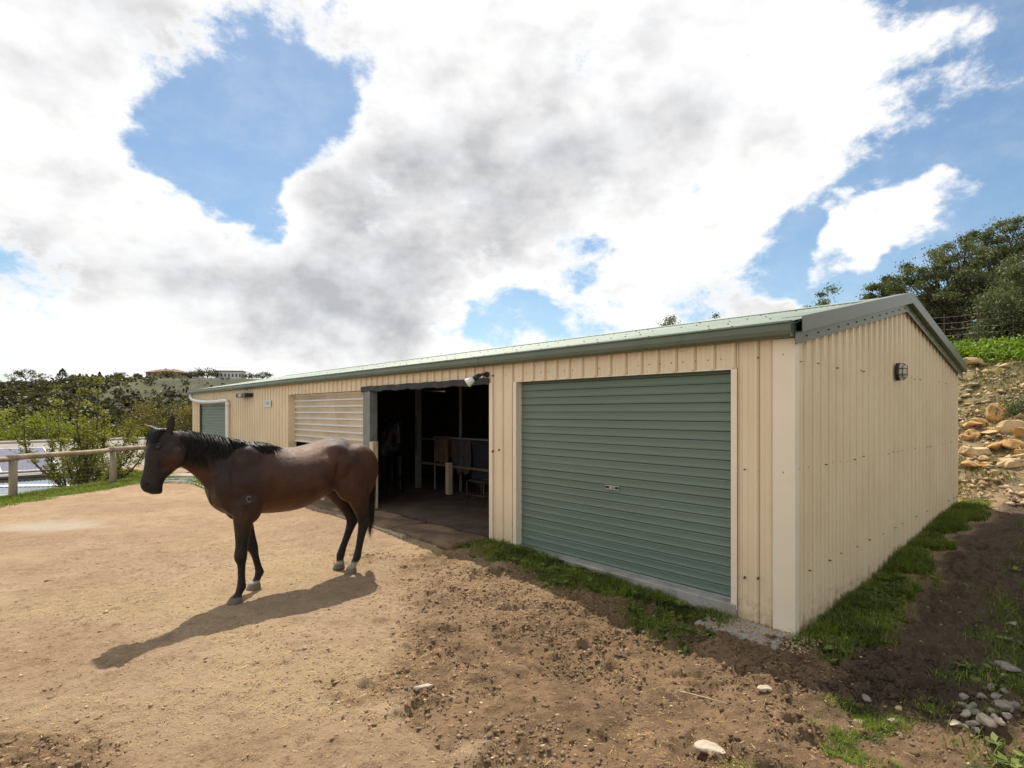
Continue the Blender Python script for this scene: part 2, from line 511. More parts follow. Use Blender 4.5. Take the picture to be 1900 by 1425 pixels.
def ground_material():
    m, t, p = new_mat('yard_soil')
    co = t.node('ShaderNodeTexCoord').outputs['Object']
    a1 = t.node('ShaderNodeAttribute', attribute_name='M1'); s1 = t.node('ShaderNodeSeparateColor'); t.l.new(a1.outputs['Color'], s1.inputs[0])
    a2 = t.node('ShaderNodeAttribute', attribute_name='M2'); s2 = t.node('ShaderNodeSeparateColor'); t.l.new(a2.outputs['Color'], s2.inputs[0])
    big = t.noise(co, 0.55, 6, 0.6).outputs['Fac']; med = t.noise(co, 3.7, 8, 0.65).outputs['Fac']
    fine = t.noise(co, 26, 8, 0.7).outputs['Fac']; grit = t.noise(co, 90, 4, 0.7).outputs['Fac']
    sand = t.mix(t.ramp(big, 0.35, 0.65), (0.335, 0.225, 0.135), (0.425, 0.302, 0.188))
    sand = t.mix(t.ramp(med, 0.42, 0.72, 0, 0.55), sand, (0.235, 0.150, 0.083))
    sand = t.mix(t.ramp(fine, 0.5, 0.70, 0, 0.75), sand, (0.165, 0.105, 0.060))
    sand = t.mix(t.ramp(fine, 0.45, 0.28, 0, 0.55), sand, (0.53, 0.40, 0.255))
    sand = t.mix(t.ramp(grit, 0.62, 0.74, 0, 0.55), sand, (0.50, 0.39, 0.23))
    a3 = t.node('ShaderNodeAttribute', attribute_name='M3'); s3 = t.node('ShaderNodeSeparateColor'); t.l.new(a3.outputs['Color'], s3.inputs[0])
    sand = t.mix(t.math('MULTIPLY', s3.outputs[1], t.ramp(fine, 0.35, 0.65, 0.1, 0.7)), sand, (0.44, 0.335, 0.195))
    sand = t.mix(t.math('MULTIPLY', s3.outputs[0], t.ramp(fine, 0.25, 0.6, 0.3, 0.9)), sand, (0.44, 0.38, 0.29))
    churn = t.mix(t.ramp(med, 0.3, 0.7), (0.150, 0.094, 0.050), (0.285, 0.184, 0.102))
    churn = t.mix(t.ramp(fine, 0.48, 0.72, 0, 0.6), churn, (0.115, 0.074, 0.042))
    churn = t.mix(t.ramp(grit, 0.60, 0.74, 0, 0.45), churn, (0.36, 0.26, 0.155))
    wet = t.mix(t.ramp(fine, 0.3, 0.7), (0.042, 0.029, 0.020), (0.105, 0.072, 0.047))
    wet = t.mix(t.ramp(grit, 0.64, 0.76, 0, 0.4), wet, (0.26, 0.21, 0.16))
    turf = t.mix(t.ramp(fine, 0.3, 0.7), (0.055, 0.062, 0.022), (0.130, 0.120, 0.050))
    bank = t.mix(t.ramp(med, 0.35, 0.65), (0.36, 0.25, 0.135), (0.185, 0.150, 0.080))
    bank = t.mix(t.ramp(fine, 0.5, 0.7, 0, 0.7), bank, (0.40, 0.32, 0.20))
    bank = t.mix(t.math('MULTIPLY', s2.outputs[2], t.ramp(fine, 0.35, 0.6)), bank, (0.115, 0.125, 0.048))
    fs = t.noise(co, 0.05, 8, 0.62).outputs['Fac']; fs2 = t.noise(co, 0.4, 6, 0.65).outputs['Fac']
    farc = t.mix(t.ramp(fs, 0.42, 0.60), (0.046, 0.050, 0.026), (0.085, 0.086, 0.042))
    farc = t.mix(t.ramp(fs2, 0.5, 0.7, 0, 0.55), farc, (0.042, 0.046, 0.026))
    c = t.mix(t.ramp(t.math('ADD', s1.outputs[0], t.math('MULTIPLY', t.math('SUBTRACT', med, 0.5), 0.9)), 0.25, 0.75), sand, churn)
    c = t.mix(s1.outputs[1], c, wet)
    c = t.mix(t.ramp(t.math('ADD', s1.outputs[2], t.math('MULTIPLY', t.math('SUBTRACT', fine, 0.5), 0.8)), 0.4, 0.75), c, turf)
    c = t.mix(s2.outputs[0], c, bank)
    c = t.mix(s2.outputs[1], c, farc)
    t.l.new(c, p.inputs['Base Color'])
    p.inputs['Roughness'].default_value = 0.92
    p.inputs['Specular IOR Level'].default_value = 0.25
    b = t.node('ShaderNodeBump'); b.inputs['Strength'].default_value = 1.0; b.inputs['Distance'].default_value = 0.028
    t.l.new(t.math('ADD', fine, t.math('MULTIPLY', grit, 0.5)), b.inputs['Height']); t.l.new(b.outputs[0], p.inputs['Normal'])
    return m


ground = mobj('ground', gme, ground_material())
tag(ground, 'sandy trodden yard with churned brown soil sloping to a stony bank', None, None, 'structure')

# ------------------------------------------------------------------ shed
def cream_mat():
    m, t, p = new_mat('cream_steel')
    co = t.node('ShaderNodeTexCoord').outputs['Object']
    n1 = t.noise(co, 0.9, 5, 0.6).outputs['Fac']
    st = t.noise(t.vmath('MULTIPLY', co, (9, 9, 0.35)), 1.0, 5, 0.6).outputs['Fac']
    sp = t.noise(co, 14.0, 7, 0.7).outputs['Fac']
    c = t.mix(t.ramp(n1, 0.35, 0.65), (0.755, 0.615, 0.415), (0.805, 0.670, 0.465))
    c = t.mix(t.ramp(st, 0.55, 0.80, 0, 0.18), c, (0.58, 0.43, 0.26))
    z = t.node('ShaderNodeSeparateXYZ'); t.l.new(co, z.inputs[0])
    splash = t.ramp(t.math('ADD', z.outputs[2], t.math('MULTIPLY', t.math('SUBTRACT', sp, 0.5), 1.3)), 0.10, -0.22, 0.0, 0.45)
    c = t.mix(splash, c, (0.36, 0.235, 0.12))
    t.l.new(c, p.inputs['Base Color'])
    p.inputs['Roughness'].default_value = 0.33; p.inputs['Specular IOR Level'].default_value = 0.5
    b = t.node('ShaderNodeBump'); b.inputs['Strength'].default_value = 0.12; b.inputs['Distance'].default_value = 0.03
    t.l.new(t.noise(t.vmath('MULTIPLY', co, (3, 3, 0.8)), 1.2, 3, 0.5).outputs['Fac'], b.inputs['Height']); t.l.new(b.outputs[0], p.inputs['Normal'])
    return m


CREAM = cream_mat()
CREAMW = mat('pale_trim', (0.82, 0.72, 0.55), 0.45, 0.03, 2.0, dirt=((0.55, 0.42, 0.26), 0.05, 3.0))
def green_mat():
    m, t, p = new_mat('green_door_paint')
    co = t.node('ShaderNodeTexCoord').outputs['Object']
    oi = t.node('ShaderNodeObjectInfo')
    v = t.vmath('ADD', t.vmath('MULTIPLY', co, (0.7, 6, 6)), t.vmath('SCALE', oi.outputs['Location'], scale=3.0))
    n1 = t.noise(v, 1.2, 6, 0.65).outputs['Fac']; n2 = t.noise(v, 9.0, 6, 0.7).outputs['Fac']
    c = t.mix(n1, (0.128, 0.180, 0.140), (0.178, 0.235, 0.185))
    c = t.mix(t.math('MULTIPLY', oi.outputs['Random'], 0.22), c, (0.125, 0.185, 0.155))
    c = t.mix(t.ramp(n2, 0.55, 0.75, 0, 0.35), c, (0.25, 0.25, 0.19))
    t.l.new(c, p.inputs['Base Color']); p.inputs['Roughness'].default_value = 0.45; p.inputs['Specular IOR Level'].default_value = 0.35
    return m


GREEN = green_mat()
GTRIM = mat('green_trim_paint', (0.115, 0.140, 0.098), 0.40, 0.08, 3.0, spec=0.45, dirt=((0.09, 0.08, 0.05), 0.08, 4.0))
ROOFM = mat('roof_paint', (0.25, 0.305, 0.25), 0.5, 0.10, 0.6, spec=0.3, dirt=((0.18, 0.20, 0.15), 0.10, 1.5))
STEEL = mat('galvanised_steel', (0.42, 0.43, 0.42), 0.45, 0.12, 6.0, metal=0.6)
GREYPOST = mat('weathered_grey_paint', (0.20, 0.215, 0.20), 0.6, 0.15, 5.0, dirt=((0.10, 0.09, 0.07), 0.1, 6))
TIMBER = mat('weathered_timber', (0.36, 0.29, 0.20), 0.8, 0.25, 6.0, 0.4, 30, stretch=(3, 3, 0.3))
TIMBERL = mat('pale_sawn_timber', (0.58, 0.47, 0.33), 0.75, 0.15, 6.0, 0.3, 30, stretch=(3, 3, 0.3))
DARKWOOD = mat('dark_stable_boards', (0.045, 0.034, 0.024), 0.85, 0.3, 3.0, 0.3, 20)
RUBBER = mat('black_rubber', (0.030, 0.031, 0.034), 0.7, 0.35, 8.0, 0.5, 30, dirt=((0.16, 0.12, 0.08), 0.10, 5))
CONC = mat('concrete', (0.36, 0.34, 0.30), 0.9, 0.2, 4.0, 0.6, 25, dirt=((0.20, 0.14, 0.08), 0.14, 3))
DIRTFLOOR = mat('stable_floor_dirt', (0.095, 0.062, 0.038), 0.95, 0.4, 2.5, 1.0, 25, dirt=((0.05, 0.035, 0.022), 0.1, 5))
BLACKP = mat('black_plastic', (0.015, 0.015, 0.016), 0.4, 0.1)
WHITEP = mat('white_pvc', (0.78, 0.77, 0.73), 0.35, 0.05, 3.0, dirt=((0.5, 0.45, 0.36), 0.06, 3))
RUST = mat('screw_steel', (0.075, 0.050, 0.035), 0.6, 0.3)
PANELM = mat('sheeting_buff', (0.54, 0.45, 0.32), 0.55, 0.14, 1.2, stretch=(1, 1, 3), dirt=((0.33, 0.24, 0.14), 0.1, 1.6))

barn = empty('horse_shed', (C0[0], C0[1], 0), math.atan2(LD[1], LD[0]),
             'long cream steel horse shed with green roof and roller doors', 'shed')
PITCH = 0.2


def rib_profile(a0, a1, phase=0.0, pitch=PITCH, h=0.024):
    """outline of ribbed wall sheet: (along, out)"""
    pts = [(a0, 0.0)]
    k = math.floor((a0-phase)/pitch)
    while True:
        c = phase+k*pitch
        if c > a1+pitch: break
        for off, o in ((-0.031, 0), (-0.030, -0.012), (-0.024, -0.012), (-0.021, 0.004), (-0.012, h), (0.012, h), (0.024, 0), (0.068, 0), (0.073, 0.004), (0.078, 0), (0.122, 0), (0.127, 0.004), (0.132, 0)):
            x = c+off
            if a0+1e-4 < x < a1-1e-4: pts.append((x, o))
        k += 1
    pts.append((a1, 0.0))
    # keep the outline ordered
    pts.sort(key=lambda p: p[0])
    return pts


def front_sheet(a0, a1, z0, z1, name, out=0.0):
    pr = rib_profile(a0, a1, 0.1)
    V = []; F = []
    zs = [z0, z1]
    n = len(pr)
    for z in zs: V += [(p[0], out+p[1], z) for p in pr]
    F += [(i, i+1, n+i+1, n+i) for i in range(n-1)]
    # thin back so that the sheet has an edge
    m = MB(); m.add(V, F); m.box(a0, a1, out-0.020, out-0.016, z0, z1)
    return m.build(name, CREAM, barn)


D0, D1 = 0.50, 3.42          # near roller door opening
O0, O1 = 3.93, 7.42          # open bay
P0, P1 = 7.42, 11.28         # bay with the sheeted screen
E0, E1 = 16.27, 19.35        # far roller door
HEAD = 2.12
front_sheet(0.0, D0, -0.24, EAVE, 'wall_cladding')
front_sheet(D0-0.04, D1+0.02, HEAD, EAVE, 'header_cladding', 0.014)
front_sheet(D1, O0, -0.12, EAVE, 'wall_cladding')
front_sheet(O0-0.0, P1, HEAD+0.0, EAVE, 'header_cladding', 0.002)
front_sheet(P1, E0, -0.1, EAVE, 'wall_cladding')
front_sheet(E0, E1, 1.98, EAVE, 'header_cladding', 0.002)
front_sheet(E1, BLEN, -0.1, EAVE, 'wall_cladding')

# gable wall towards the camera's right: local plane a = 0, ribs outwards (-a)
def gable(aplane, sign, name):
    pr = rib_profile(0.0, BDEP, 0.07)
    n = len(pr); V = []; F = []
    for zt in (0, 1):
        for s, o in pr:
            top = EAVE+0.02+RISE*(1-abs(s-BDEP/2)/(BDEP/2))
            V.append((aplane-sign*(0.002+o), -s, top if zt else -0.3))
    F = [(i, i+1, n+i+1, n+i) for i in range(n-1)]
    # ridge break
    return MB().add(V, F).build(name, CREAM, barn)


gable(0.0, 1, 'gable_wall')
gable(BLEN, -1, 'gable_wall')
MB().box(0, BLEN, -BDEP-0.003, -BDEP+0.01, -0.3, EAVE).build('rear_wall', CREAM, barn)
# lining seen inside the open bays
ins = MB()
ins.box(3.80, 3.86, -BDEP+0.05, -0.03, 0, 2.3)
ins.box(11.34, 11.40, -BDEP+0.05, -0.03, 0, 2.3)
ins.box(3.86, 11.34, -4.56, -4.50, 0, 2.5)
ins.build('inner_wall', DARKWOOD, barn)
k = 0
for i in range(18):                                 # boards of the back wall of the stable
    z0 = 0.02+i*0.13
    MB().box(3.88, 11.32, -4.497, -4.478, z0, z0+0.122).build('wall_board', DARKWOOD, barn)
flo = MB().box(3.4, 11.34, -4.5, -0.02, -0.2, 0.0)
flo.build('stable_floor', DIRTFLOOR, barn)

# corner flashing and door jambs
cf = MB()
cf.box(-0.036, 0.145, 0.026, 0.031, -0.235, EAVE-0.02)
cf.box(-0.036, -0.030, -0.055, 0.0255, -0.235, EAVE-0.02)
cf.build('corner_flashing', CREAMW, barn)
for a, w in ((D0-0.035, 0.055), (D1-0.02, 0.055), (O0-0.05, 0.06)):
    j = MB().box(a, a+w, 0.0265, 0.0325, -0.02 if a > 1 else -0.06, HEAD-0.005)
    side = a+w-0.004 if a < 1 else a
    j.box(side, side+0.004, -0.10, 0.026, -0.02, HEAD-0.005)
    j.build('door_jamb', CREAMW, barn)
MB().box(P1-0.012, P1-0.002, -0.17, 0.02, 0.0, HEAD).build('door_jamb', CREAM, barn)
for ja in (E0-0.05, E1-0.02): MB().box(ja, ja+0.07, 0.003, 0.026, 0, 1.98).build('door_jamb', CREAM, barn)
MB().box(D0-0.03, D1, -0.25, 0.045, -0.30, -0.012, 0.008).build('door_sill', CONC, barn)
MB().box(D0, D1, 0.016, 0.020, HEAD-0.012, HEAD+0.001).build('header_drip', CREAMW, barn)


def roller_door(name, a0, a1, z0, z1, nslat, plane, lock=None):
    root = empty(name, (0, 0, 0)); root.parent = barn
    h = (z1-z0)/nslat
    # slat outline (out, up): shallow crowned face with a hooked foot
    pr = [(0.0, 0.002), (0.010, 0.004), (0.012, 0.012), (0.006, 0.020), (0.004, h*0.45), (0.006, h*0.72), (0.009, h*0.88), (0.003, h*0.97), (0.0, h*0.985), (-0.006, h*0.985), (-0.006, 0.002)]
    me = MB().prism(pr, 'x', 0.0, a1-a0).mesh('slat')
    me.materials.append(GREEN)
    for i in range(nslat):
        o = bpy.data.objects.new('slat', me); link(o, root); o.location = (a0, plane+0.0012*math.sin(i*1.9), z0+i*h); o.rotation_euler = (0, 0.0005*math.sin(i*2.7), 0.0006*math.sin(i*1.3))
    MB().box(a0, a1, plane-0.02, plane-0.008, z0, z1).build('curtain', RUBBER, root)
    MB().box(a0, a1, plane-0.004, plane+0.022, z0-0.022, z0-0.001).build('bottom_rail', STEEL, root)
    if lock:
        la, lz = lock
        lk = MB().box(la-0.095, la+0.095, plane+0.012, plane+0.017, lz-0.026, lz+0.026, 0.003)
        lk.tube([(la, plane+0.016, lz), (la, plane+0.034, lz)], 0.014, 10)
        lo = lk.build('lock_plate', STEEL, root)
        for sx in (-0.088, 0.042): MB().box(la+sx, la+sx+0.046, plane+0.0175, plane+0.020, lz-0.010, lz+0.014).build('handle_slot', BLACKP, root)
    return root


roller_door('roller_door', D0+0.02, D1-0.02, 0.012, HEAD+0.05, 24, -0.075, (1.93, 0.885))
roller_door('roller_door', E0+0.02, E1-0.02, 0.02, 1.99, 22, -0.05)

# sheeted screen over the second bay: ribs stand out of a buff sheet
scr = empty('sheet_screen'); scr.parent = barn
MB().box(P0+0.16, P1-0.02, -0.16, -0.15, 1.03, HEAD+0.02).build('sheet', PANELM, scr)
for i in range(9):
    z = 1.05+i*0.132
    MB().prism([(-0.150, z-0.022), (-0.112, z-0.014), (-0.110, z+0.012), (-0.150, z+0.020)], 'x', P0+0.16, P1-0.03).build('rib', WHITEP, scr)
MB().box(9.05, 9.13, -0.1495, -0.147, 1.07, 2.10).build('batten', TIMBERL, scr)
lowp = MB()
for i in range(7):
    MB().box(P0+0.16, P1-0.02, -0.24, -0.205, 0.01+i*0.125, 0.125+i*0.125).build('kick_board', DARKWOOD, barn)
# posts of the open bay
MB().box(7.30, 7.46, -0.12, 0.035, -0.1, HEAD-0.03, 0.004).box(7.46, 7.60, -0.10, 0.012, -0.1, HEAD-0.03, 0.004).build('bay_post', GREYPOST, barn)
MB().box(7.135, 7.27, -0.05, 0.06, -0.12, 1.19, 0.01).build('timber_post', TIMBERL, barn)
# rubber strip over the opening, slightly wavy
rs = []; Vv = []; Ff = []
N = 40
for i in range(N+1):
    a = O0+0.02+i/N*(7.62-O0-0.02)
    w = 0.010*math.sin(i*0.9)+0.006*math.sin(i*2.3)
    for (o, z) in ((0.026, HEAD-0.03+w), (0.044, HEAD-0.025+w), (0.044, HEAD+0.065+w*0.4), (0.026, HEAD+0.068+w*0.4)): Vv.append((a, o, z))
for i in range(N):
    for q in range(4):
        Ff.append((i*4+q, i*4+(q+1) % 4, (i+1)*4+(q+1) % 4, (i+1)*4+q))
Ff += [(0, 1, 2, 3), (N*4, N*4+3, N*4+2, N*4+1)]
MB().add(Vv, Ff).build('rubber_strip', RUBBER, barn)

# roof: corrugated sheets over both slopes
ea, eb = -0.10, BLEN+0.14
def roof_z(s): return ROOFZ+RISE*(1-abs(s-BDEP/2)/(BDEP/2))
nw = int((eb-ea)/0.076*6)
aa = np.linspace(ea, eb, nw+1)
wav = 0.010*np.cos(2*np.pi*(aa-ea)/0.076)
for side in (0, 1):
    s0 = -0.085 if side == 0 else BDEP+0.085
    ss = np.linspace(s0, BDEP/2, 5)
    V = np.zeros((5, nw+1, 3))
    for j, s in enumerate(ss):
        V[j, :, 0] = aa; V[j, :, 1] = -s; V[j, :, 2] = roof_z(s)+wav+0.012
    V2 = V.copy(); V2[:, :, 2] -= 0.003
    idx = np.arange(5*(nw+1)).reshape(5, nw+1)
    Fq = np.stack([idx[:-1, :-1], idx[:-1, 1:], idx[1:, 1:], idx[1:, :-1]], -1).reshape(-1, 4)
    n0 = 5*(nw+1)
    Fe = np.stack([idx[0, :-1], idx[0, 1:], idx[0, 1:]+n0, idx[0, :-1]+n0], -1)
    me = np_mesh('roof_sheet', np.concatenate([V.reshape(-1, 3), V2.reshape(-1, 3)]), np.concatenate([Fq, Fq[:, ::-1]+n0, Fe]), True)
    mobj('roof_sheet', me, ROOFM, barn)
rz = roof_z(BDEP/2)
MB().add([(ea, -BDEP/2+0.17, rz+0.000), (ea, -BDEP/2+0.17, rz-0.012), (ea, -BDEP/2, rz+0.040), (ea, -BDEP/2-0.17, rz-0.012),
          (eb, -BDEP/2+0.17, rz+0.000), (eb, -BDEP/2+0.17, rz-0.012), (eb, -BDEP/2, rz+0.040), (eb, -BDEP/2-0.17, rz-0.012)],
         [(1, 2, 6, 5), (2, 3, 7, 6), (0, 1, 5, 4)]).build('ridge_cap', ROOFM, barn)
# roof screws (rows of small washers)
sc = MB()
rs_ = random.Random(3)
for s in (0.12, 0.95, 1.9, 2.8, 3.18):
    for i in range(int((eb-ea)/0.228)):
        if rs_.random() < 0.55: continue
        a = ea+0.076*(i*3)+0.0
        z = roof_z(s)+0.022
        sc.box(a-0.007, a+0.007, -s-0.007, -s+0.007, z-0.006, z+0.007)
tag(sc.build('roof_screws', RUST, barn), kind='stuff')
# wall screws on cladding and flashing
ws = MB()
for z in (0.33, 1.24, 2.16):
    for i in range(34):
        s = 0.10+i*0.2+rs_.choice((0.0, 0.055, -0.05))
        if s < BDEP-0.05 and rs_.random() < 0.55:
            zz = z+rs_.uniform(-.012, .012); h_ = rs_.choice((0.0035, 0.0035, 0.007)); ws.box(-0.024, -0.002, -s-0.003, -s+0.003, zz-h_, zz+0.0035)
for z in (0.25, 1.2, 2.2):
    for a in (0.06, 0.21, 0.28, 0.40, 3.46, 3.62, 3.75, 3.88):
        if rs_.random() < 0.5: ws.box(a-0.0025, a+0.0025, 0.0, 0.034, z+rs_.uniform(-.03, .03)-0.004, z+0.004)
for i in range(22):
    a = 0.62+i*0.13
    if a < D1-0.1 and rs_.random() < 0.7: ws.box(a-0.003, a+0.003, 0.014, 0.024, 2.205, 2.213)
tag(ws.build('wall_screws', RUST, barn), kind='stuff')

# barge capping on the gable: upper roll and lower apron, front and rear slope
bc = MB()
for side in (0, 1):
    s0 = -0.09 if side == 0 else BDEP+0.09
    sm = BDEP/2
    def Q(s, dz, a): return (a, -s, roof_z(s)+dz)
    e0 = 0.0
    pieces = ((-0.118, -0.112, 0.055, -0.075), (-0.062, -0.056, -0.065, -0.175))
    for a_out, a_in, zt, zb in pieces:
        V = [Q(s0, zb, a_out), Q(sm, zb, a_out), Q(sm, zt, a_out), Q(s0, zt, a_out), Q(s0, zb, a_in), Q(sm, zb, a_in), Q(sm, zt, a_in), Q(s0, zt, a_in)]
        bc.add(V, [(0, 1, 2, 3), (7, 6, 5, 4), (3, 2, 6, 7), (0, 4, 5, 1), (0, 3, 7, 4), (1, 5, 6, 2)])
    # top return over the roof and the shelf between both faces
    for zt, a0_, a1_, th in ((0.055, -0.112, 0.05, 0.004), (-0.0745, -0.112, -0.063, 0.004)):
        V = [Q(s0, zt, a0_), Q(sm, zt, a0_), Q(sm, zt, a1_), Q(s0, zt, a1_), Q(s0, zt-th, a0_), Q(sm, zt-th, a0_), Q(sm, zt-th, a1_), Q(s0, zt-th, a1_)]
        bc.add(V, [(0, 1, 2, 3), (7, 6, 5, 4), (0, 4, 5, 1), (3, 2, 6, 7), (0, 3, 7, 4), (1, 5, 6, 2)])
bc.build('barge_cap', GTRIM, barn)
bs = MB()
for i in range(26):
    s = 0.15+i*0.26
    if s < BDEP: bs.box(-0.070, -0.060, -s-0.007, -s+0.007, roof_z(s)-0.135, roof_z(s)-0.121)
tag(bs.build('barge_screws', RUST, barn), kind='stuff')


# gutter: two lengths with a joint
def gutter(a0, a1, name):
    o0 = 0.030
    pr = [(o0, 2.475), (o0, 2.345), (o0+0.085, 2.345), (o0+0.115, 2.365), (o0+0.125, 2.40), (o0+0.120, 2.450), (o0+0.132, 2.462), (o0+0.126, 2.476), (o0+0.112, 2.470),
          (o0+0.114, 2.452), (o0+0.119, 2.40), (o0+0.109, 2.369), (o0+0.083, 2.350), (o0+0.005, 2.350), (o0+0.005, 2.475)]
    return MB().prism(pr, 'x', a0, a1).build(name, GTRIM, barn)


gutter(-0.045, 4.02, 'gutter')
gutter(4.03, BLEN+0.12, 'gutter')
MB().box(-0.049, -0.045, 0.030, 0.155, 2.345, 2.475).build('gutter_end', GTRIM, barn)
MB().box(-0.02, BLEN+0.1, 0.0, 0.028, 2.362, 2.43).build('eave_fascia', GTRIM, barn)

# downpipe across the far end
dp = MB()
pts = [(20.15, 0.10, 2.32), (20.12, 0.10, 2.20), (19.9, 0.10, 2.14), (19.2, 0.10, 2.085), (18.2, 0.10, 2.045), (17.0, 0.10, 2.04), (16.05, 0.10, 2.06), (15.85, 0.10, 2.03), (15.78, 0.10, 1.94), (15.77, 0.10, 0.9), (15.77, 0.10, 0.02)]
dp.tube(pts, 0.052, 12)
dp.tube([(15.77, 0.10, 1.90), (15.77, 0.10, 1.985)], 0.06, 12)
dp.build('downpipe', WHITEP, barn, True)


def wall_thing(name, label, cat, a, b, z):
    e = empty(name, from_ab(a, b, z), math.atan2(LD[1], LD[0]), label, cat)
    return e


# floodlight above the opening
fl = wall_thing('floodlight', 'black and silver floodlight on a bent arm above the open bay', 'light', 3.99, 0.02, 2.235)
fl.scale = (0.82, 0.82, 0.82)
MB().tube([(0, -0.003, 0), (0, 0.035, 0)], 0.045, 14).build('wall_mount', BLACKP, fl, True)
MB().tube([(0, 0.03, 0), (0.03, 0.09, 0.0), (0.07, 0.13, -0.02)], [0.022, 0.022, 0.026], 10).build('arm', BLACKP, fl, True)
MB().tube([(0.055, 0.115, -0.01), (0.13, 0.19, -0.075)], [0.036, 0.042], 14).build('lamp_socket', BLACKP, fl, True)
MB().tube([(0.125, 0.185, -0.07), (0.155, 0.215, -0.10), (0.20, 0.26, -0.14), (0.21, 0.27, -0.149)], [0.036, 0.060, 0.078, 0.074], 18).build('reflector_bulb', WHITEP, fl, True)
# black box lamp near the far end, with a pale label
bl = wall_thing('wall_lamp', 'small black box lamp on the cladding near the far roller door', 'light', 14.18, 0.022, 2.17)
MB().box(-0.40, 0.40, 0, 0.20, -0.055, 0.055, 0.012).build('lamp_body', BLACKP, bl)
MB().box(-0.10, 0.18, 0.2005, 0.205, -0.04, 0.035).build('lamp_window', mat('lamp_glass', (0.35, 0.33, 0.28), 0.2), bl)
# name plate
npn = wall_thing('name_plate', 'small white lettered plate on the cladding beside the sheeted bay', 'sign', 12.63, 0.022, 1.93)
MB().box(-0.24, 0.24, 0.0, 0.012, -0.085, 0.085, 0.003).build('plate', mat('plate_white', (0.70, 0.70, 0.69), 0.4), npn)
ltm = mat('plate_grey', (0.34, 0.36, 0.39), 0.5)
for i, (w, kind) in enumerate(((0.045, 'E'), (0.05, 'T'), (0.05, 'H'), (0.06, 'O'), (0.04, 'L'), (0.045, 'E'))):
    x = 0.185-i*0.072; t = 0.010; y0, y1, z0, z1 = 0.0125, 0.0145, -0.04, 0.045
    bars = {'E': [(0, t, z0, z1), (0, w, z0, z0+t), (0, w, -.002, t-.002), (0, w, z1-t, z1)], 'T': [(w/2-t/2, w/2+t/2, z0, z1), (0, w, z1-t, z1)],
            'H': [(0, t, z0, z1), (w-t, w, z0, z1), (0, w, -.002, t-.002)], 'O': [(0, t, z0, z1), (w-t, w, z0, z1), (0, w, z0, z0+t), (0, w, z1-t, z1)],
            'L': [(0, t, z0, z1), (0, w, z0, z0+t)]}[kind]
    lt = MB()
    for q, (u0, u1, za, zb) in enumerate(bars): lt.box(x-u1, x-u0, y0, y1+0.0003*q, za, zb)
    lt.build('letter', ltm, npn)
# caged bulkhead lamp on the gable
sb = 3.05
bk = empty('bulkhead_lamp', from_ab(-0.024, -sb, 2.205), math.atan2(LD[1], LD[0]), 'caged oval bulkhead lamp on the cream gable wall', 'light')
bkb = MB(); N = 20
for lev, (o, sc_) in enumerate(((0.0, 1.0), (-0.035, 1.0), (-0.045, 0.90))):
    pass
bk.scale = (0.85, 0.85, 0.85)
ringo = [(math.cos(2*math.pi*i/N)*0.075, math.sin(2*math.pi*i/N)*0.125) for i in range(N)]
V = []; F = []
lv = [(0.0, 1.0), (-0.032, 1.0), (-0.042, 0.9)]
for o, s_ in lv: V += [(o, p[0]*s_, p[1]*s_) for p in ringo]
for l in range(len(lv)-1): F += [(l*N+i, l*N+(i+1) % N, (l+1)*N+(i+1) % N, (l+1)*N+i) for i in range(N)]
F += [tuple(range(N)), tuple(range(2*N, 3*N))]
MB().add(V, F).build('lamp_base', BLACKP, bk, True)
V = []; F = []
lv = [(-0.040, 0.80), (-0.085, 0.76), (-0.11, 0.6), (-0.122, 0.3)]
for o, s_ in lv: V += [(o, p[0]*s_, p[1]*s_) for p in ringo]
for l in range(len(lv)-1): F += [(l*N+i, l*N+(i+1) % N, (l+1)*N+(i+1) % N, (l+1)*N+i) for i in range(N)]
F += [tuple(range(3*N, 4*N))]
MB().add(V, F).build('diffuser', mat('frosted_glass', (0.52, 0.49, 0.40), 0.25), bk, True)
cg = MB()
for zz in (-0.045, 0.045): cg.tube([(-0.035, -0.068, zz), (-0.09, -0.066, zz), (-0.126, -0.035, zz), (-0.128, 0.035, zz), (-0.09, 0.066, zz), (-0.035, 0.068, zz)], 0.005, 6)
for yy in (0.0,): cg.tube([(-0.035, yy, -0.12), (-0.09, yy, -0.112), (-0.128, yy, -0.075), (-0.132, yy, 0.075), (-0.09, yy, 0.112), (-0.035, yy, 0.12)], 0.005, 6)
cg.tube([(-0.09, p[0]*0.88, p[1]*0.9) for p in ringo]+[(-0.09, ringo[0][0]*0.88, ringo[0][1]*0.9)], 0.004, 6)
cg.build('cage', BLACKP, bk, True)

# ------------------------------------------------------------------ inside the open bay
def bpost(a, b, z0, z1, w, m, label):
    o = MB().box(-w/2, w/2, -w/2, w/2, 0, z1-z0, 0.006).build('stable_post', m, None, loc=from_ab(a, b, z0))
    o.rotation_euler = (0, 0, math.atan2(LD[1], LD[0]))
    return tag(o, label, 'post')


bpost(8.95, -2.05, 0.0, 2.4, 0.11, GREYPOST, 'tall timber post standing in the middle of the dark bay')
bpost(7.75, -2.35, 0.0, 2.4, 0.05, GREYPOST, 'thin tall post at the back of the dark bay')
bpost(7.62, -1.95, 0.0, 0.66, 0.11, TIMBERL, 'short pale timber post under the hanging rugs')
TIMBERD = mat('shade_darkened_timber', (0.15, 0.115, 0.078), 0.85, 0.25, 6.0, 0.4, 30)  # timber copy with the gloom of the bay put into its colour
r_ = MB().box(5.2, 8.9, -2.10, -2.06, 0.55, 0.60)
MB().box(8.3, 8.9, -2.10, -2.06, 1.10, 1.14).build('upper_rail', TIMBERD, barn)
ro = r_.build('stable_rail', TIMBERD, None); ro.location = (C0[0], C0[1], 0); ro.rotation_euler = (0, 0, math.atan2(LD[1], LD[0]))
tag(ro, 'pale timber rails running across the dark bay behind the short post', 'rail')
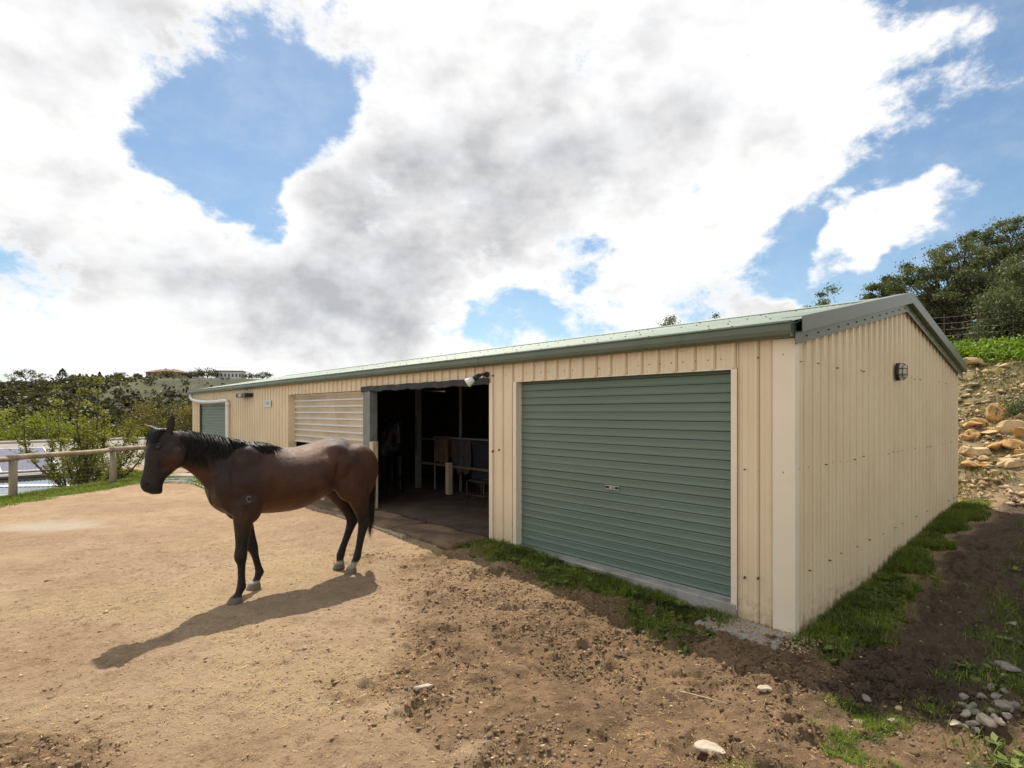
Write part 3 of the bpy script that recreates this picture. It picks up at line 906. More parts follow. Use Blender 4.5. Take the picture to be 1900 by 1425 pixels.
top_rail = MB().tube([(5.1, -2.2, 1.16), (8.55, -2.2, 1.16)], 0.02, 8).tube([(5.15, -2.2, 0), (5.15, -2.2, 1.16)], 0.02, 8).tube([(8.5, -2.2, 0), (8.5, -2.2, 1.16)], 0.02, 8)
tr_ = top_rail.build('rug_rack', GREYPOST, None); tr_.location = (C0[0], C0[1], 0); tr_.rotation_euler = (0, 0, math.atan2(LD[1], LD[0]))
tag(tr_, 'steel tube rack carrying the horse rugs in the bay', 'rack')


def rug(a0, a1, zb, col, label, seed):
    rg = random.Random(seed); n, m_ = 22, 16
    V = []; F = []
    for i in range(n+1):
        a = a0+(a1-a0)*i/n
        for j in range(m_+1):
            t = j/m_*2-1
            drop = abs(t)**1.0*(1.19-zb)*(1.0 if t > 0 else 0.8)
            b = -2.2+(0.03+0.05*abs(t))*(1 if t > 0 else -1)*min(1, abs(t)*6)+0.025*math.sin(i*0.9+t*2+seed)*abs(t)
            V.append((a+0.03*math.sin(j*0.7+seed), b, 1.19-drop+0.03*math.sin(i*0.8+seed)*abs(t)))
    for i in range(n):
        for j in range(m_):
            q = i*(m_+1)+j; F.append((q, q+1, q+m_+2, q+m_+1))
    o = MB().add(V, F).build('horse_rug', mat('rug_cloth_%d' % seed, col, 0.9, 0.2, 6, 0.3, 60), None, True)
    o.location = (C0[0], C0[1], 0); o.rotation_euler = (0, 0, math.atan2(LD[1], LD[0]))
    md = o.modifiers.new('thickness', 'SOLIDIFY'); md.thickness = 0.012
    return tag(o, label, 'horse rug')


rug(7.9, 8.42, 0.62, (0.13, 0.082, 0.052), 'brown horse rug hanging leftmost on the rack in the bay', 1)
rug(7.15, 7.82, 0.45, (0.055, 0.052, 0.052), 'dark grey horse rug hanging between the brown and navy rugs', 2)
rug(5.6, 7.08, 0.25, (0.016, 0.017, 0.026), 'navy horse rug hanging nearest the right side of the opening', 3)
sd = MB()
for (u, v) in ((0, 0), (0.5, 0), (0, 0.35), (0.5, 0.35)): sd.tube([(u, v, 0), (u, v, 0.42)], 0.011, 6)
for q in (((0, 0), (0.5, 0)), ((0, 0.35), (0.5, 0.35)), ((0, 0), (0, 0.35)), ((0.5, 0), (0.5, 0.35))):
    for zz in (0.42, 0.16): sd.tube([(*q[0], zz), (*q[1], zz)], 0.010, 6)
so = sd.build('step_stand', RUST, None, True, loc=from_ab(6.05, -1.95, 0)); so.rotation_euler = (0, 0, math.atan2(LD[1], LD[0]))
tag(so, 'low tubular metal stand on the dirt floor under the navy rug', 'stand')

# mats laid in front of the opening
for i, (a0, a1, b0, b1, rot, lab) in enumerate(((3.95, 5.35, 0.03, 0.70, 0.02, 'muddy rubber mat in front of the bay, nearest the green door'),
                                                 (5.40, 6.85, 0.05, 0.74, -0.015, 'muddy rubber mat in the middle of the bay threshold'),
                                                 (6.9, 8.7, 0.08, 0.66, 0.02, 'muddy rubber mat by the timber half post behind the horse'))):
    V = []; F = []; n = 14
    for zt in (0, 1):
        for ii in range(n+1):
            for jj in range(9):
                V.append(((ii/n-0.5)*(a1-a0), (jj/8-0.5)*(b1-b0), (0.028+0.012*math.sin(ii*0.8+i)*math.sin(jj*0.7+1)) if zt else -0.08))
    K = (n+1)*9
    for ii in range(n):
        for jj in range(8):
            q = ii*9+jj; F += [(K+q, K+q+9, K+q+10, K+q+1), (q, q+1, q+10, q+9)]
    for ii in range(n):
        F += [(ii*9, ii*9+9, K+ii*9+9, K+ii*9), (ii*9+8, K+ii*9+8, K+ii*9+17, ii*9+17)]
    for jj in range(8):
        F += [(jj, K+jj, K+jj+1, jj+1), (n*9+jj, n*9+jj+1, K+n*9+jj+1, K+n*9+jj)]
    o = MB().add(V, F).build('stable_mat', mat('muddy_mat_%d' % i, (0.135, 0.096, 0.064), 0.95, 0.3, 3, 0.8, 25, spec=0.15, dirt=((0.30, 0.20, 0.115), 0.22, 2.2)), None, True, loc=from_ab((a0+a1)/2, (b0+b1)/2, -0.012))
    o.rotation_euler = (0, 0, math.atan2(LD[1], LD[0])+rot)
    tag(o, lab, 'mat')
sl = MB().box(-1.05, 1.05, -0.03, 0.03, -0.06, 0.022, 0.008).build('edging_sleeper', TIMBER, None, loc=from_ab(5.9, 0.80, -0.012)); sl.rotation_euler = (0, 0, math.atan2(LD[1], LD[0]))
tag(sl, 'worn timber edging along the front of the rubber mats', 'edging')
# concrete footing and gravel at the corner
ft = MB().box(-0.10, 0.62, 0.02, 0.42, -0.32, -0.132, 0.03).build('corner_footing', CONC, None, loc=from_ab(0.06, 0, 0)); ft.rotation_euler = (0, 0, math.atan2(LD[1], LD[0])-0.06)
tag(ft, 'rough grey concrete footing at the near corner of the shed', 'footing')

# ------------------------------------------------------------------ horse
def ring_loft(rings):
    """closed tube through rings of equal length"""
    n = len(rings[0]); V = [p for r in rings for p in r]; F = []
    for i in range(len(rings)-1):
        for k in range(n):
            F.append((i*n+k, i*n+(k+1) % n, (i+1)*n+(k+1) % n, (i+1)*n+k))
    F.append(tuple(range(n-1, -1, -1))); F.append(tuple(range((len(rings)-1)*n, len(rings)*n)))
    return V, F


def resample(rows, n):
    """smooth (Catmull-Rom) resampling of key rows"""
    R = np.array(rows, float); m = len(R)
    outp = []
    for t in np.linspace(0, m-1, n):
        i = min(int(t), m-2); u = t-i
        p0, p1, p2, p3 = R[max(i-1, 0)], R[i], R[i+1], R[min(i+2, m-1)]
        outp.append(0.5*((2*p1)+(-p0+p2)*u+(2*p0-5*p1+4*p2-p3)*u*u+(-p0+3*p1-3*p2+p3)*u**3))
    return np.array(outp)


def horse_body():
    m = MB(); N = 24
    ang = [2*math.pi*k/N for k in range(N)]
    # trunk: x, top, bottom, half width, narrowing of the upper half, narrowing of the lower half
    T = [(0.845, 1.08, 0.95, 0.05, .1, .1), (0.81, 1.22, 0.875, 0.125, .15, .15), (0.72, 1.36, 0.815, 0.185, .25, .15), (0.57, 1.435, 0.785, 0.225, .42, .18), (0.38, 1.460, 0.765, 0.255, .45, .20),
         (0.20, 1.412, 0.752, 0.285, .25, .22), (0.04, 1.398, 0.755, 0.305, .12, .25), (-0.12, 1.425, 0.785, 0.300, .10, .28), (-0.27, 1.465, 0.850, 0.280, .14, .30), (-0.42, 1.482, 0.92, 0.275, .20, .28),
         (-0.58, 1.448, 0.955, 0.265, .24, .2), (-0.72, 1.385, 0.95, 0.235, .22, .2), (-0.82, 1.30, 0.97, 0.175, .2, .2), (-0.875, 1.20, 1.05, 0.07, .1, .1)]
    rings = []
    for x, zt, zb, hw, ku, kl in resample(T, 40):
        zc = (zt+zb)/2; hz = (zt-zb)/2
        r = []
        for a in ang:
            s = math.sin(a); c = math.cos(a)
            k = ku*s*s if s > 0 else kl*s*s
            r.append((x, hw*c*(1-k), zc+hz*s))
        rings.append(r)
    m.add(*ring_loft(rings))
    # neck and head: crest point, throat point, half width, y of the centre line
    def slab(rows, n, sq=1.0):
        rings = []
        for tx, tz, bx, bz, hw, yc in resample(rows, n):
            cx, cz = (tx+bx)/2, (tz+bz)/2; ux, uz = (tx-bx)/2, (tz-bz)/2
            r = []
            for a in ang:
                s, c = math.sin(a), math.cos(a)
                s2 = math.copysign(abs(s)**sq, s); c2 = math.copysign(abs(c)**sq, c)
                r.append((cx+ux*s2, yc+hw*c2*(1-0.25*max(0, s)), cz+uz*s2))
            rings.append(r)
        m.add(*ring_loft(rings))
    slab([(0.36, 1.43, 0.74, 0.92, 0.15, 0), (0.50, 1.468, 0.81, 0.95, 0.155, 0), (0.64, 1.497, 0.875, 1.05, 0.125, 0), (0.79, 1.532, 0.955, 1.155, 0.095, 0), (0.94, 1.565, 1.035, 1.235, 0.08, 0.004), (1.06, 1.588, 1.105, 1.295, 0.072, 0.012),
          (1.15, 1.590, 1.17, 1.36, 0.066, 0.02)], 26)
    HY = 0.03
    slab([(1.165, 1.605, 1.095, 1.53, 0.045, HY), (1.235, 1.598, 1.085, 1.455, 0.072, HY), (1.305, 1.540, 1.08, 1.385, 0.092, HY), (1.345, 1.475, 1.085, 1.325, 0.100, HY+.005), (1.365, 1.405, 1.118, 1.268, 0.086, HY+.01), (1.370, 1.33, 1.165, 1.228, 0.066, HY+.015),
          (1.383, 1.255, 1.215, 1.182, 0.054, HY+.02), (1.398, 1.195, 1.238, 1.130, 0.058, HY+.02), (1.402, 1.145, 1.240, 1.088, 0.062, HY+.02), (1.380, 1.094, 1.250, 1.060, 0.052, HY+.02), (1.335, 1.070, 1.285, 1.060, 0.025, HY+.02)], 34, 0.86)
    # cheek, brow, lower lip
    def ell(cx, cy, cz, rx, ry, rz, tilt=0.0):
        rings = []
        for i in range(1, 12):
            b = math.pi*i/12-math.pi/2
            r = []
            for a in ang:
                x, y, z = rx*math.cos(b)*math.cos(a), ry*math.cos(b)*math.sin(a), rz*math.sin(b)
                ct, st = math.cos(tilt), math.sin(tilt)
                r.append((cx+x*ct+z*st, cy+y, cz-x*st+z*ct))
            rings.append(r)
        m.add(*ring_loft(rings))
    for sgn in (1, -1):
        ell(1.165, HY+sgn*0.068, 1.365, 0.090, 0.042, 0.105, 0.5)
        ell(1.285, HY+sgn*0.074, 1.470, 0.040, 0.022, 0.030, 0.3)
        ell(1.352, HY+.02+sgn*0.040, 1.150, 0.032, 0.024, 0.035)
        ell(0.66, sgn*0.105, 1.02, 0.18, 0.095, 0.26, 0.45)          # shoulder
        ell(0.52, sgn*0.110, 1.18, 0.20, 0.095, 0.28, 0.45)
        ell(0.55, sgn*0.150, 0.88, 0.12, 0.080, 0.17)                # above the elbow
        ell(0.755, sgn*0.060, 0.98, 0.085, 0.075, 0.12)                # breast
        ell(-0.60, sgn*0.150, 1.13, 0.27, 0.125, 0.28, 0.1)          # haunch
        ell(-0.36, sgn*0.170, 1.31, 0.16, 0.075, 0.11, -0.4)         # point of hip
        ell(-0.47, sgn*0.165, 0.98, 0.15, 0.085, 0.20, 0.35)         # stifle
        ell(-0.74, sgn*0.12, 1.05, 0.13, 0.085, 0.25, -0.15)         # buttock
    ell(1.30, HY+.02, 1.085, 0.045, 0.040, 0.028)                    # chin

    # legs: x, y, z, half length, half width
    def leg(rows, n=34, floor=True):
        rings = []
        for x, y, z, hx, hy in resample(rows, n):
            rings.append([(x+hx*math.cos(a), y+hy*math.sin(a), z) for a in ang])
        m.add(*ring_loft(rings))
    # near fore
    leg([(.60, .150, .93, .125, .085), (.605, .150, .80, .098, .072), (.612, .150, .66, .074, .060), (.622, .152, .53, .056, .050), (.632, .154, .455, .057, .053), (.634, .155, .40, .054, .050), (.628, .156, .345, .037, .036),
         (.628, .157, .24, .033, .031), (.628, .158, .175, .038, .035), (.630, .158, .135, .043, .038), (.650, .159, .098, .036, .034), (.672, .160, .068, .042, .040)])
    leg([(.676, .160, .072, .046, .044), (.684, .160, .045, .060, .056), (.692, .160, .000, .074, .066)], 6)
    # off fore, set back
    leg([(.54, -.150, .93, .125, .085), (.51, -.150, .80, .098, .072), (.465, -.150, .66, .076, .060), (.425, -.148, .53, .058, .050), (.407, -.147, .455, .058, .053), (.395, -.146, .40, .055, .050), (.374, -.145, .345, .038, .036),
         (.346, -.144, .24, .034, .031), (.330, -.144, .185, .039, .035), (.326, -.143, .150, .044, .038), (.347, -.142, .105, .037, .034), (.368, -.142, .072, .042, .040)])
    leg([(.372, -.142, .075, .046, .044), (.380, -.142, .045, .060, .056), (.388, -.142, .000, .073, .066)], 6)
    # near hind
    leg([(-.56, .150, .98, .19, .105), (-.60, .148, .86, .155, .092), (-.640, .142, .74, .112, .074), (-.672, .138, .64, .080, .058), (-.694, .134, .565, .072, .048), (-.700, .132, .515, .071, .045), (-.682, .130, .455, .056, .041),
         (-.660, .126, .36, .045, .036), (-.640, .122, .26, .041, .035), (-.624, .120, .195, .044, .038), (-.614, .118, .150, .047, .040), (-.585, .115, .108, .040, .036), (-.562, .112, .072, .044, .041)])
    leg([(-.558, .112, .075, .047, .045), (-.550, .111, .045, .060, .056), (-.540, .110, .000, .073, .065)], 6)
    # off hind
    leg([(-.52, -.150, .98, .19, .105), (-.54, -.148, .86, .150, .092), (-.60, -.145, .74, .110, .074), (-.668, -.143, .64, .082, .058), (-.718, -.142, .555, .072, .048), (-.726, -.142, .50, .070, .045), (-.702, -.142, .44, .056, .041),
         (-.662, -.142, .35, .046, .036), (-.620, -.142, .26, .043, .035), (-.594, -.142, .20, .046, .038), (-.580, -.142, .155, .049, .040), (-.574, -.142, .108, .041, .036), (-.570, -.142, .075, .044, .041)])
    leg([(-.568, -.142, .078, .047, .045), (-.562, -.142, .045, .060, .056), (-.556, -.142, .004, .070, .062)], 6)
    # ears: flattened cones, the near one upright, the far one turned out
    def ear(base, tip, w, t, side):
        b, q = Vector(base), Vector(tip); ax = (q-b); u = Vector((0.885, -0.465*side, 0)).normalized(); u = (u-ax.normalized()*u.dot(ax.normalized())).normalized(); v = ax.normalized().cross(u)
        rings = []
        for f, k in ((-0.15, 0.6), (0.08, 0.85), (0.3, 1.0), (0.52, 0.95), (0.75, 0.62), (0.92, 0.28), (1.0, 0.10)):
            c = b+ax*f
            rings.append([tuple(c+u*(math.cos(a)*w*k)+v*(math.sin(a)*t*k)) for a in ang])
        m.add(*ring_loft(rings))
    ear((1.195, HY+0.055, 1.585), (1.178, HY+0.072, 1.742), 0.036, 0.016, 1)
    ear((1.235, HY-0.050, 1.588), (1.325, HY-0.165, 1.648), 0.030, 0.015, -1)
    me = m.mesh('horse_raw')
    o = bpy.data.objects.new('horse_raw', me); COL.objects.link(o)
    r = o.modifiers.new('r', 'REMESH'); r.mode = 'VOXEL'; r.voxel_size = 0.0095
    dg = bpy.context.evaluated_depsgraph_get()
    r1 = bpy.data.meshes.new_from_object(o.evaluated_get(dg))
    bpy.data.objects.remove(o); bpy.data.meshes.remove(me)
    o = bpy.data.objects.new('horse_raw', r1); COL.objects.link(o)
    n = len(r1.vertices)
    P = np.zeros(n*3, np.float32); r1.vertices.foreach_get('co', P); P = P.reshape(-1, 3)
    wt = sst(0.74, 0.90, P[:, 2])*sst(1.08, 0.96, P[:, 0])                 # trunk and neck base
    vg = o.vertex_groups.new(name='trunk')
    q = np.round(wt*10).astype(int)
    for lv in range(1, 11):
        ii = np.nonzero(q == lv)[0]
        if len(ii): vg.add(ii.tolist(), lv/10.0, 'REPLACE')
    s1 = o.modifiers.new('s1', 'SMOOTH'); s1.factor = 0.5; s1.iterations = 5
    s2 = o.modifiers.new('s2', 'SMOOTH'); s2.factor = 0.5; s2.iterations = 48; s2.vertex_group = 'trunk'
    dg = bpy.context.evaluated_depsgraph_get()
    res = bpy.data.meshes.new_from_object(o.evaluated_get(dg))
    bpy.data.objects.remove(o); bpy.data.meshes.remove(r1)
    n = len(res.vertices)
    P = np.zeros(n*3, np.float32); res.vertices.foreach_get('co', P); P = P.reshape(-1, 3)
    # muscle relief, eye sockets, nostrils, mouth line
    Nn = np.zeros(n*3, np.float32); res.vertices.foreach_get('normal', Nn); Nn = Nn.reshape(-1, 3)
    def dent(c, r, d):
        q = np.linalg.norm((P-np.array(c))/np.array(r), axis=1); P[:] -= Nn*(d*np.exp(-q*q*2.2))[:, None]
    for sgn in (1, -1):
        dent((1.368, HY+.02+sgn*0.066, 1.148), (0.024, 0.05, 0.030), 0.026)
        dent((1.292, HY+sgn*0.10, 1.455), (0.022, 0.03, 0.014), 0.008)
        dent((1.23, HY+sgn*0.085, 1.29), (0.06, 0.04, 0.05), 0.012)
        dent((1.265, HY+sgn*0.08, 1.30), (0.03, 0.03, 0.10), 0.006)
        dent((-0.30, sgn*0.27, 1.10), (0.06, 0.1, 0.18), 0.030)
        dent((0.10, sgn*0.30, 0.86), (0.4, 0.1, 0.05), -0.006)
        dent((0.42, sgn*0.24, 1.28), (0.08, 0.1, 0.14), 0.008)
        dent((0.62, sgn*0.2, 0.80), (0.02, 0.1, 0.08), 0.006)
        dent((-0.70, sgn*0.2, 1.05), (0.03, 0.1, 0.2), 0.010)
        dent((-0.20, sgn*0.25, 1.34), (0.12, 0.1, 0.08), 0.010)
        dent((0.35, sgn*0.27, 1.0), (0.07, 0.1, 0.26), 0.014)
        dent((0.71, sgn*0.15, 1.20), (0.035, 0.1, 0.18), 0.016)
        dent((-0.62, sgn*0.26, 0.95), (0.05, 0.1, 0.16), 0.008)
        dent((-0.52, sgn*0.22, 1.40), (0.14, 0.1, 0.06), 0.008)
        dent((1.33, HY+.02+sgn*0.05, 1.098), (0.05, 0.03, 0.008), 0.006)
    for k, x in enumerate((0.28, 0.18, 0.08, -0.02, -0.12)):
        for sgn in (1, -1): dent((x, sgn*0.3, 1.06), (0.018, 0.1, 0.16), 0.0022)
    dent((0.83, 0, 0.97), (0.06, 0.02, 0.12), 0.018)
    res.vertices.foreach_set('co', P.ravel())
    # coat colour by place on the body
    x, y, z = P[:, 0], P[:, 1], P[:, 2]
    nz = fbm(x*1.0+y*0.7, z+y*0.3, 6.0, 4, 3)-0.5
    base = np.array([0.060, 0.0225, 0.0110]); dark = np.array([0.007, 0.0055, 0.005]); red = np.array([0.130, 0.044, 0.0155]); brown = np.array([0.018, 0.0082, 0.0052])
    c = np.tile(base, (n, 1))
    def mixc(c, col, f): return c*(1-f[:, None])+np.asarray(col)*f[:, None]
    c = mixc(c, red, sst(0.98, 0.78, z+nz*0.1)*sst(0.75, 0.45, x)*sst(-.55, -.3, x)*0.75)                       # belly
    c = mixc(c, (0.175, 0.082, 0.040), sst(1.20, 1.42, z+nz*0.15)*sst(0.42, 0.15, x)*sst(-.36, -.2, x)*0.75)  # dusty back, with sunlit sheen painted into the coat colour
    c = mixc(c, (0.17, 0.075, 0.035), sst(1.30, 1.42, z+nz*0.1)*sst(-.45, -.6, x)*0.7)                             # the same sheen painted over the croup
    c = mixc(c, brown, sst(0.35, 0.62, x+nz*0.3)*0.75)                                                           # shoulder and neck
    c = mixc(c, brown*0.85, sst(1.02, 1.12, x)*0.7)                                                              # head
    c = mixc(c, red*0.75, sst(1.06, 1.16, 1.0*x+0.0)*sst(1.30, 1.2, x)*sst(1.44, 1.34, z)*sst(1.2, 1.3, z)*0.45)
    c = mixc(c, red*0.9, sst(0.13, 0.04, np.hypot((x-0.98)*0.8, z-1.19))*0.5)
    c = mixc(c, brown*0.7, sst(0.16, 0.03, np.hypot((x+0.42), (z-1.44)*1.6))*0.8)                               # dark patch on the croup
    legm = sst(0.78, 0.56, z+nz*0.12)
    c = mixc(c, dark, legm)
    c = c*0.88
    c = mixc(c, dark*1.3, sst(1.21, 1.10, z)*sst(1.18, 1.26, x)*0.9)                                           # muzzle
    white = np.array([0.31, 0.265, 0.21]); hoof = np.array([0.155, 0.122, 0.09])
    hf = sst(0.072, 0.060, z)
    nearhind = (x < 0) & (y > 0); offhind = (x < 0) & (y < 0); offfore = (x > 0) & (y < 0)
    c = mixc(c, white, sst(0.135, 0.118, z+nz*0.03)*nearhind)
    c = mixc(c, white, sst(0.105, 0.095, z+nz*0.05)*offhind*sst(-.60, -.57, x+nz*.1))
    c = mixc(c, white, sst(0.094, 0.086, z+nz*0.03)*offfore)
    c = mixc(c, hoof, hf)
    ear_in = sst(1.62, 1.66, z)*(y > 0)
    c = mixc(c, dark, ear_in*0.9)
    c = mixc(c, np.array([0.20, 0.085, 0.04]), ((y < -0.08) & (x > 1.15) & (z > 1.57)).astype(float)*0.8)
    for sgn in (1, -1):
        q = np.linalg.norm((P-np.array((1.372, HY+.02+sgn*0.062, 1.148)))/np.array((0.026, 0.05, 0.030)), axis=1)
        c = mixc(c, (0.004, 0.003, 0.003), sst(1.25, 0.6, q))
        q = np.linalg.norm((P-np.array((1.295, HY+sgn*0.10, 1.458)))/np.array((0.038, 0.06, 0.028)), axis=1)
        c = mixc(c, (0.010, 0.007, 0.006), sst(1.3, 0.6, q))
    c = c*(1+nz[:, None]*1.2)
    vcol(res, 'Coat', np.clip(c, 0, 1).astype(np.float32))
    res.polygons.foreach_set('use_smooth', np.ones(len(res.polygons), dtype=bool))
    res.update()
    res.name = 'horse_body'
    return res, HY


def coat_mat():
    m, t, p = new_mat('bay_coat')
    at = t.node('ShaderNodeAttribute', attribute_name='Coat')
    co = t.node('ShaderNodeTexCoord').outputs['Object']
    n1 = t.noise(co, 60, 4, 0.7).outputs['Fac']
    n2 = t.noise(t.vmath('MULTIPLY', co, (1, 1, 0.35)), 220, 3, 0.6).outputs['Fac']
    n3 = t.noise(co, 5.0, 5, 0.65).outputs['Fac']
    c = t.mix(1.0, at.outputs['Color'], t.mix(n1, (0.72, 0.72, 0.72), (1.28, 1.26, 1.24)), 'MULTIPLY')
    c = t.mix(t.ramp(n3, 0.52, 0.75, 0, 0.10), c, (0.30, 0.21, 0.14))      # dust
    # branded letter C on the near shoulder
    sp = t.node('ShaderNodeSeparateXYZ'); t.l.new(co, sp.inputs[0])
    dx = t.math('SUBTRACT', sp.outputs[0], 0.585); dz = t.math('MULTIPLY', t.math('SUBTRACT', sp.outputs[2], 0.952), 0.78)
    rad = t.math('SQRT', t.math('ADD', t.math('MULTIPLY', dx, dx), t.math('MULTIPLY', dz, dz)))
    band = t.ramp(t.math('ABSOLUTE', t.math('SUBTRACT', rad, 0.0195)), 0.0055, 0.0025)
    gap = t.math('SUBTRACT', 1.0, t.math('MULTIPLY', t.math('LESS_THAN', dx, -0.004), t.math('LESS_THAN', t.math('ABSOLUTE', dz), 0.010)))
    brand = t.math('MULTIPLY', t.math('MULTIPLY', band, gap), t.math('GREATER_THAN', sp.outputs[1], 0.05))
    c = t.mix(t.math('MULTIPLY', brand, 0.5), c, (0.22, 0.18, 0.155))
    t.l.new(c, p.inputs['Base Color'])
    p.inputs['Roughness'].default_value = 0.44
    p.inputs['Specular IOR Level'].default_value = 0.33
    t.l.new(t.ramp(n3, 0.3, 0.7, 0.34, 0.56), p.inputs['Roughness'])
    p.inputs['Sheen Weight'].default_value = 0.0
    p.inputs['Sheen Roughness'].default_value = 0.4
    p.inputs['Sheen Tint'].default_value = (1.0, 0.75, 0.55, 1)
    b = t.node('ShaderNodeBump'); b.inputs['Strength'].default_value = 0.6; b.inputs['Distance'].default_value = 0.006
    n4 = t.noise(co, 14, 5, 0.6).outputs['Fac']
    t.l.new(t.math('ADD', t.math('ADD', n2, n1), t.math('MULTIPLY', n4, 2.0)), b.inputs['Height']); t.l.new(b.outputs[0], p.inputs['Normal'])
    return m


def hair_mesh(strands):
    """strands: (points, width); each a thin tapering three-sided lock"""
    V = []; F = []
    for pts, w in strands:
        n = len(pts); b0 = len(V)
        for i, p in enumerate(pts):
            p = Vector(p); t = (Vector(pts[min(i+1, n-1)])-Vector(pts[max(i-1, 0)])).normalized()
            u = t.cross(Vector((0.3, 1, 0.2))).normalized(); v = t.cross(u)
            ww = w*(1-(i/(n-1))**1.6*0.93)
            V += [tuple(p+u*ww), tuple(p-u*ww*0.6+v*ww*0.45), tuple(p-u*ww*0.6-v*ww*0.45)]
        for i in range(n-1):
            for k in range(3):
                F.append((b0+i*3+k, b0+i*3+(k+1) % 3, b0+(i+1)*3+(k+1) % 3, b0+(i+1)*3+k))
    return np_mesh('hair', np.array(V), np.array(F), True)


body_me, HY = horse_body()
COAT = coat_mat()
HAIR = mat('black_horsehair', (0.012, 0.010, 0.009), 0.42, 0.5, 30, spec=0.35)
EYE = mat('dark_eye', (0.010, 0.006, 0.005), 0.08, 0.1, spec=0.6)
rh = random.Random(5)
crest = resample([(1.19, 1.607), (1.06, 1.60), (0.94, 1.577), (0.79, 1.545), (0.64, 1.507), (0.50, 1.478), (0.40, 1.468), (0.30, 1.445)], 200)
strands = []
for i in range(1000):
    k = min(199, int(rh.random()*200)); x, z = crest[k]
    u = k/199
    ln = (0.25+0.07*math.sin(u*5)+0.03*math.sin(u*31) if u < 0.52 else 0.17-0.09*(u-0.52)/0.48+0.05*(rh.random() < 0.12))*rh.uniform(0.5, 1.15)
    if 0.52 < u < 0.62: ln *= 0.5
    hw = 0.070+0.10*u
    y0 = rh.uniform(-0.012, 0.016)
    side = 1 if rh.random() < 0.93 else -1
    sweep = -0.10*max(0, u-0.6)-0.02+rh.uniform(-0.03, 0.03)
    pts = []
    lift = rh.uniform(0.001, 0.010)
    for j in range(7):
        f = j/6
        out_ = hw*min(1, 0.18+1.15*f**0.75)*0.90+0.008+rh.uniform(-.003, .003)
        pts.append((x+sweep*f*f, y0*(1-f)+side*out_*min(1, f*2.2), z+lift*math.sin(min(1, f*3)*math.pi)-0.006-ln*f**1.25))
    strands.append((pts, rh.uniform(0.0022, 0.0046)))
mane_me = hair_mesh(strands); mane_me.name = 'mane'
strands = []
for i in range(200):
    a = rh.uniform(-1, 1)
    x0, y0, z0 = 1.205+rh.uniform(-.02, .02), HY+a*0.035, 1.610
    ln = rh.uniform(0.08, 0.22)
    pts = []
    for j in range(6):
        f = j/5
        pts.append((x0+0.030+0.105*f**0.75+0.01*math.sin(j+i), y0+a*0.055*f+rh.uniform(-.004, .004), z0+0.018*math.sin(f*2.2)-ln*f**1.3))
    strands.append((pts, rh.uniform(0.0026, 0.0045)))
fore_me = hair_mesh(strands); fore_me.name = 'forelock'
strands = []
for i in range(520):
    a = rh.uniform(0, 6.28); r0 = rh.uniform(0, 0.028)
    top = (-0.845+rh.uniform(-.02, .02), r0*math.cos(a), 1.30+rh.uniform(-.05, .02))
    ln = rh.uniform(0.6, 0.98)*(1.0 if i % 3 else 0.7); pts = []
    for j in range(9):
        f = j/8
        bell = 0.35+1.25*math.sin(min(1, f*1.25)*math.pi*0.75)
        pts.append((top[0]-0.055*min(1, f*3.5)+0.030*f+0.3*r0*math.sin(a)*bell, top[1]*(0.8+bell)+0.010*math.sin(i+f*4)*f, top[2]-ln*f))
    strands.append((pts, rh.uniform(0.003, 0.0055)))
tail_me = hair_mesh(strands); tail_me.name = 'tail'
eye_me = bpy.data.meshes.new('eye')
import bmesh
bm = bmesh.new(); bmesh.ops.create_uvsphere(bm, u_segments=16, v_segments=10, radius=0.019); bm.to_mesh(eye_me); bm.free()
for p_ in eye_me.polygons: p_.use_smooth = True


def horse(name, label, loc, rz, coat):
    e = empty(name, loc, rz, label, 'horse')
    b = bpy.data.objects.new('body', body_me)
    if len(body_me.materials) == 0: body_me.materials.append(COAT)
    link(b, e)
    if coat is not COAT:
        b.material_slots[0].link = 'OBJECT'; b.material_slots[0].material = coat
    for nm, me_ in (('mane', mane_me), ('forelock', fore_me), ('tail', tail_me)):
        if len(me_.materials) == 0: me_.materials.append(HAIR)
        link(bpy.data.objects.new(nm, me_), e)
    if len(eye_me.materials) == 0: eye_me.materials.append(EYE)
    for sgn in (1, -1):
        q = link(bpy.data.objects.new('eye', eye_me), e); q.location = (1.290, HY+sgn*0.079, 1.457)
    return e


horse('bay_horse', 'dark bay horse with black mane and legs standing in the sunny yard', (HORSE_O[0], HORSE_O[1], gz1(*HORSE_O)-0.004), math.atan2(-0.75071, -0.66063), COAT)
hp = from_ab(9.0, -1.35, 0.0)
horse('black_horse', 'black horse standing in the shade inside the open bay', (hp[0], hp[1], 0.0), math.atan2(-0.93, 0.30), mat('black_coat', (0.010, 0.009, 0.009), 0.5, 0.3, 6))

# ------------------------------------------------------------------ vegetation builders
def leaf_cloud(centres, size, rng, aspect=0.5, droop=0.0, shade=None):
    """diamond leaves, random attitude; returns (V, F, Col)"""
    n = len(centres)
    t = rng.normal(size=(n, 3)); t[:, 2] -= droop; t /= np.linalg.norm(t, axis=1)[:, None]
    u = rng.normal(size=(n, 3)); u -= t*(u*t).sum(1)[:, None]; u /= np.linalg.norm(u, axis=1)[:, None]
    nn = np.cross(t, u)
    s = (size*rng.uniform(0.6, 1.35, n))[:, None]
    V = np.stack([centres-t*s*0.5, centres+u*s*aspect*0.5+nn*s*0.08, centres+t*s*0.5, centres-u*s*aspect*0.5+nn*s*0.08], 1).reshape(-1, 3)
    F = np.arange(4*n).reshape(n, 4)
    c = rng.uniform(0, 1, n) if shade is None else np.clip(shade+rng.normal(0, 0.15, n), 0, 1)
    C = np.repeat(np.stack([c, rng.uniform(0, 1, n), c*0], 1), 4, 0)
    return V, F, C


def leaf_obj(name, V, F, C, m, parent=None):
    me = np_mesh(name, V, F)
    vcol(me, 'Col', C)
    return mobj(name, me, m, parent)


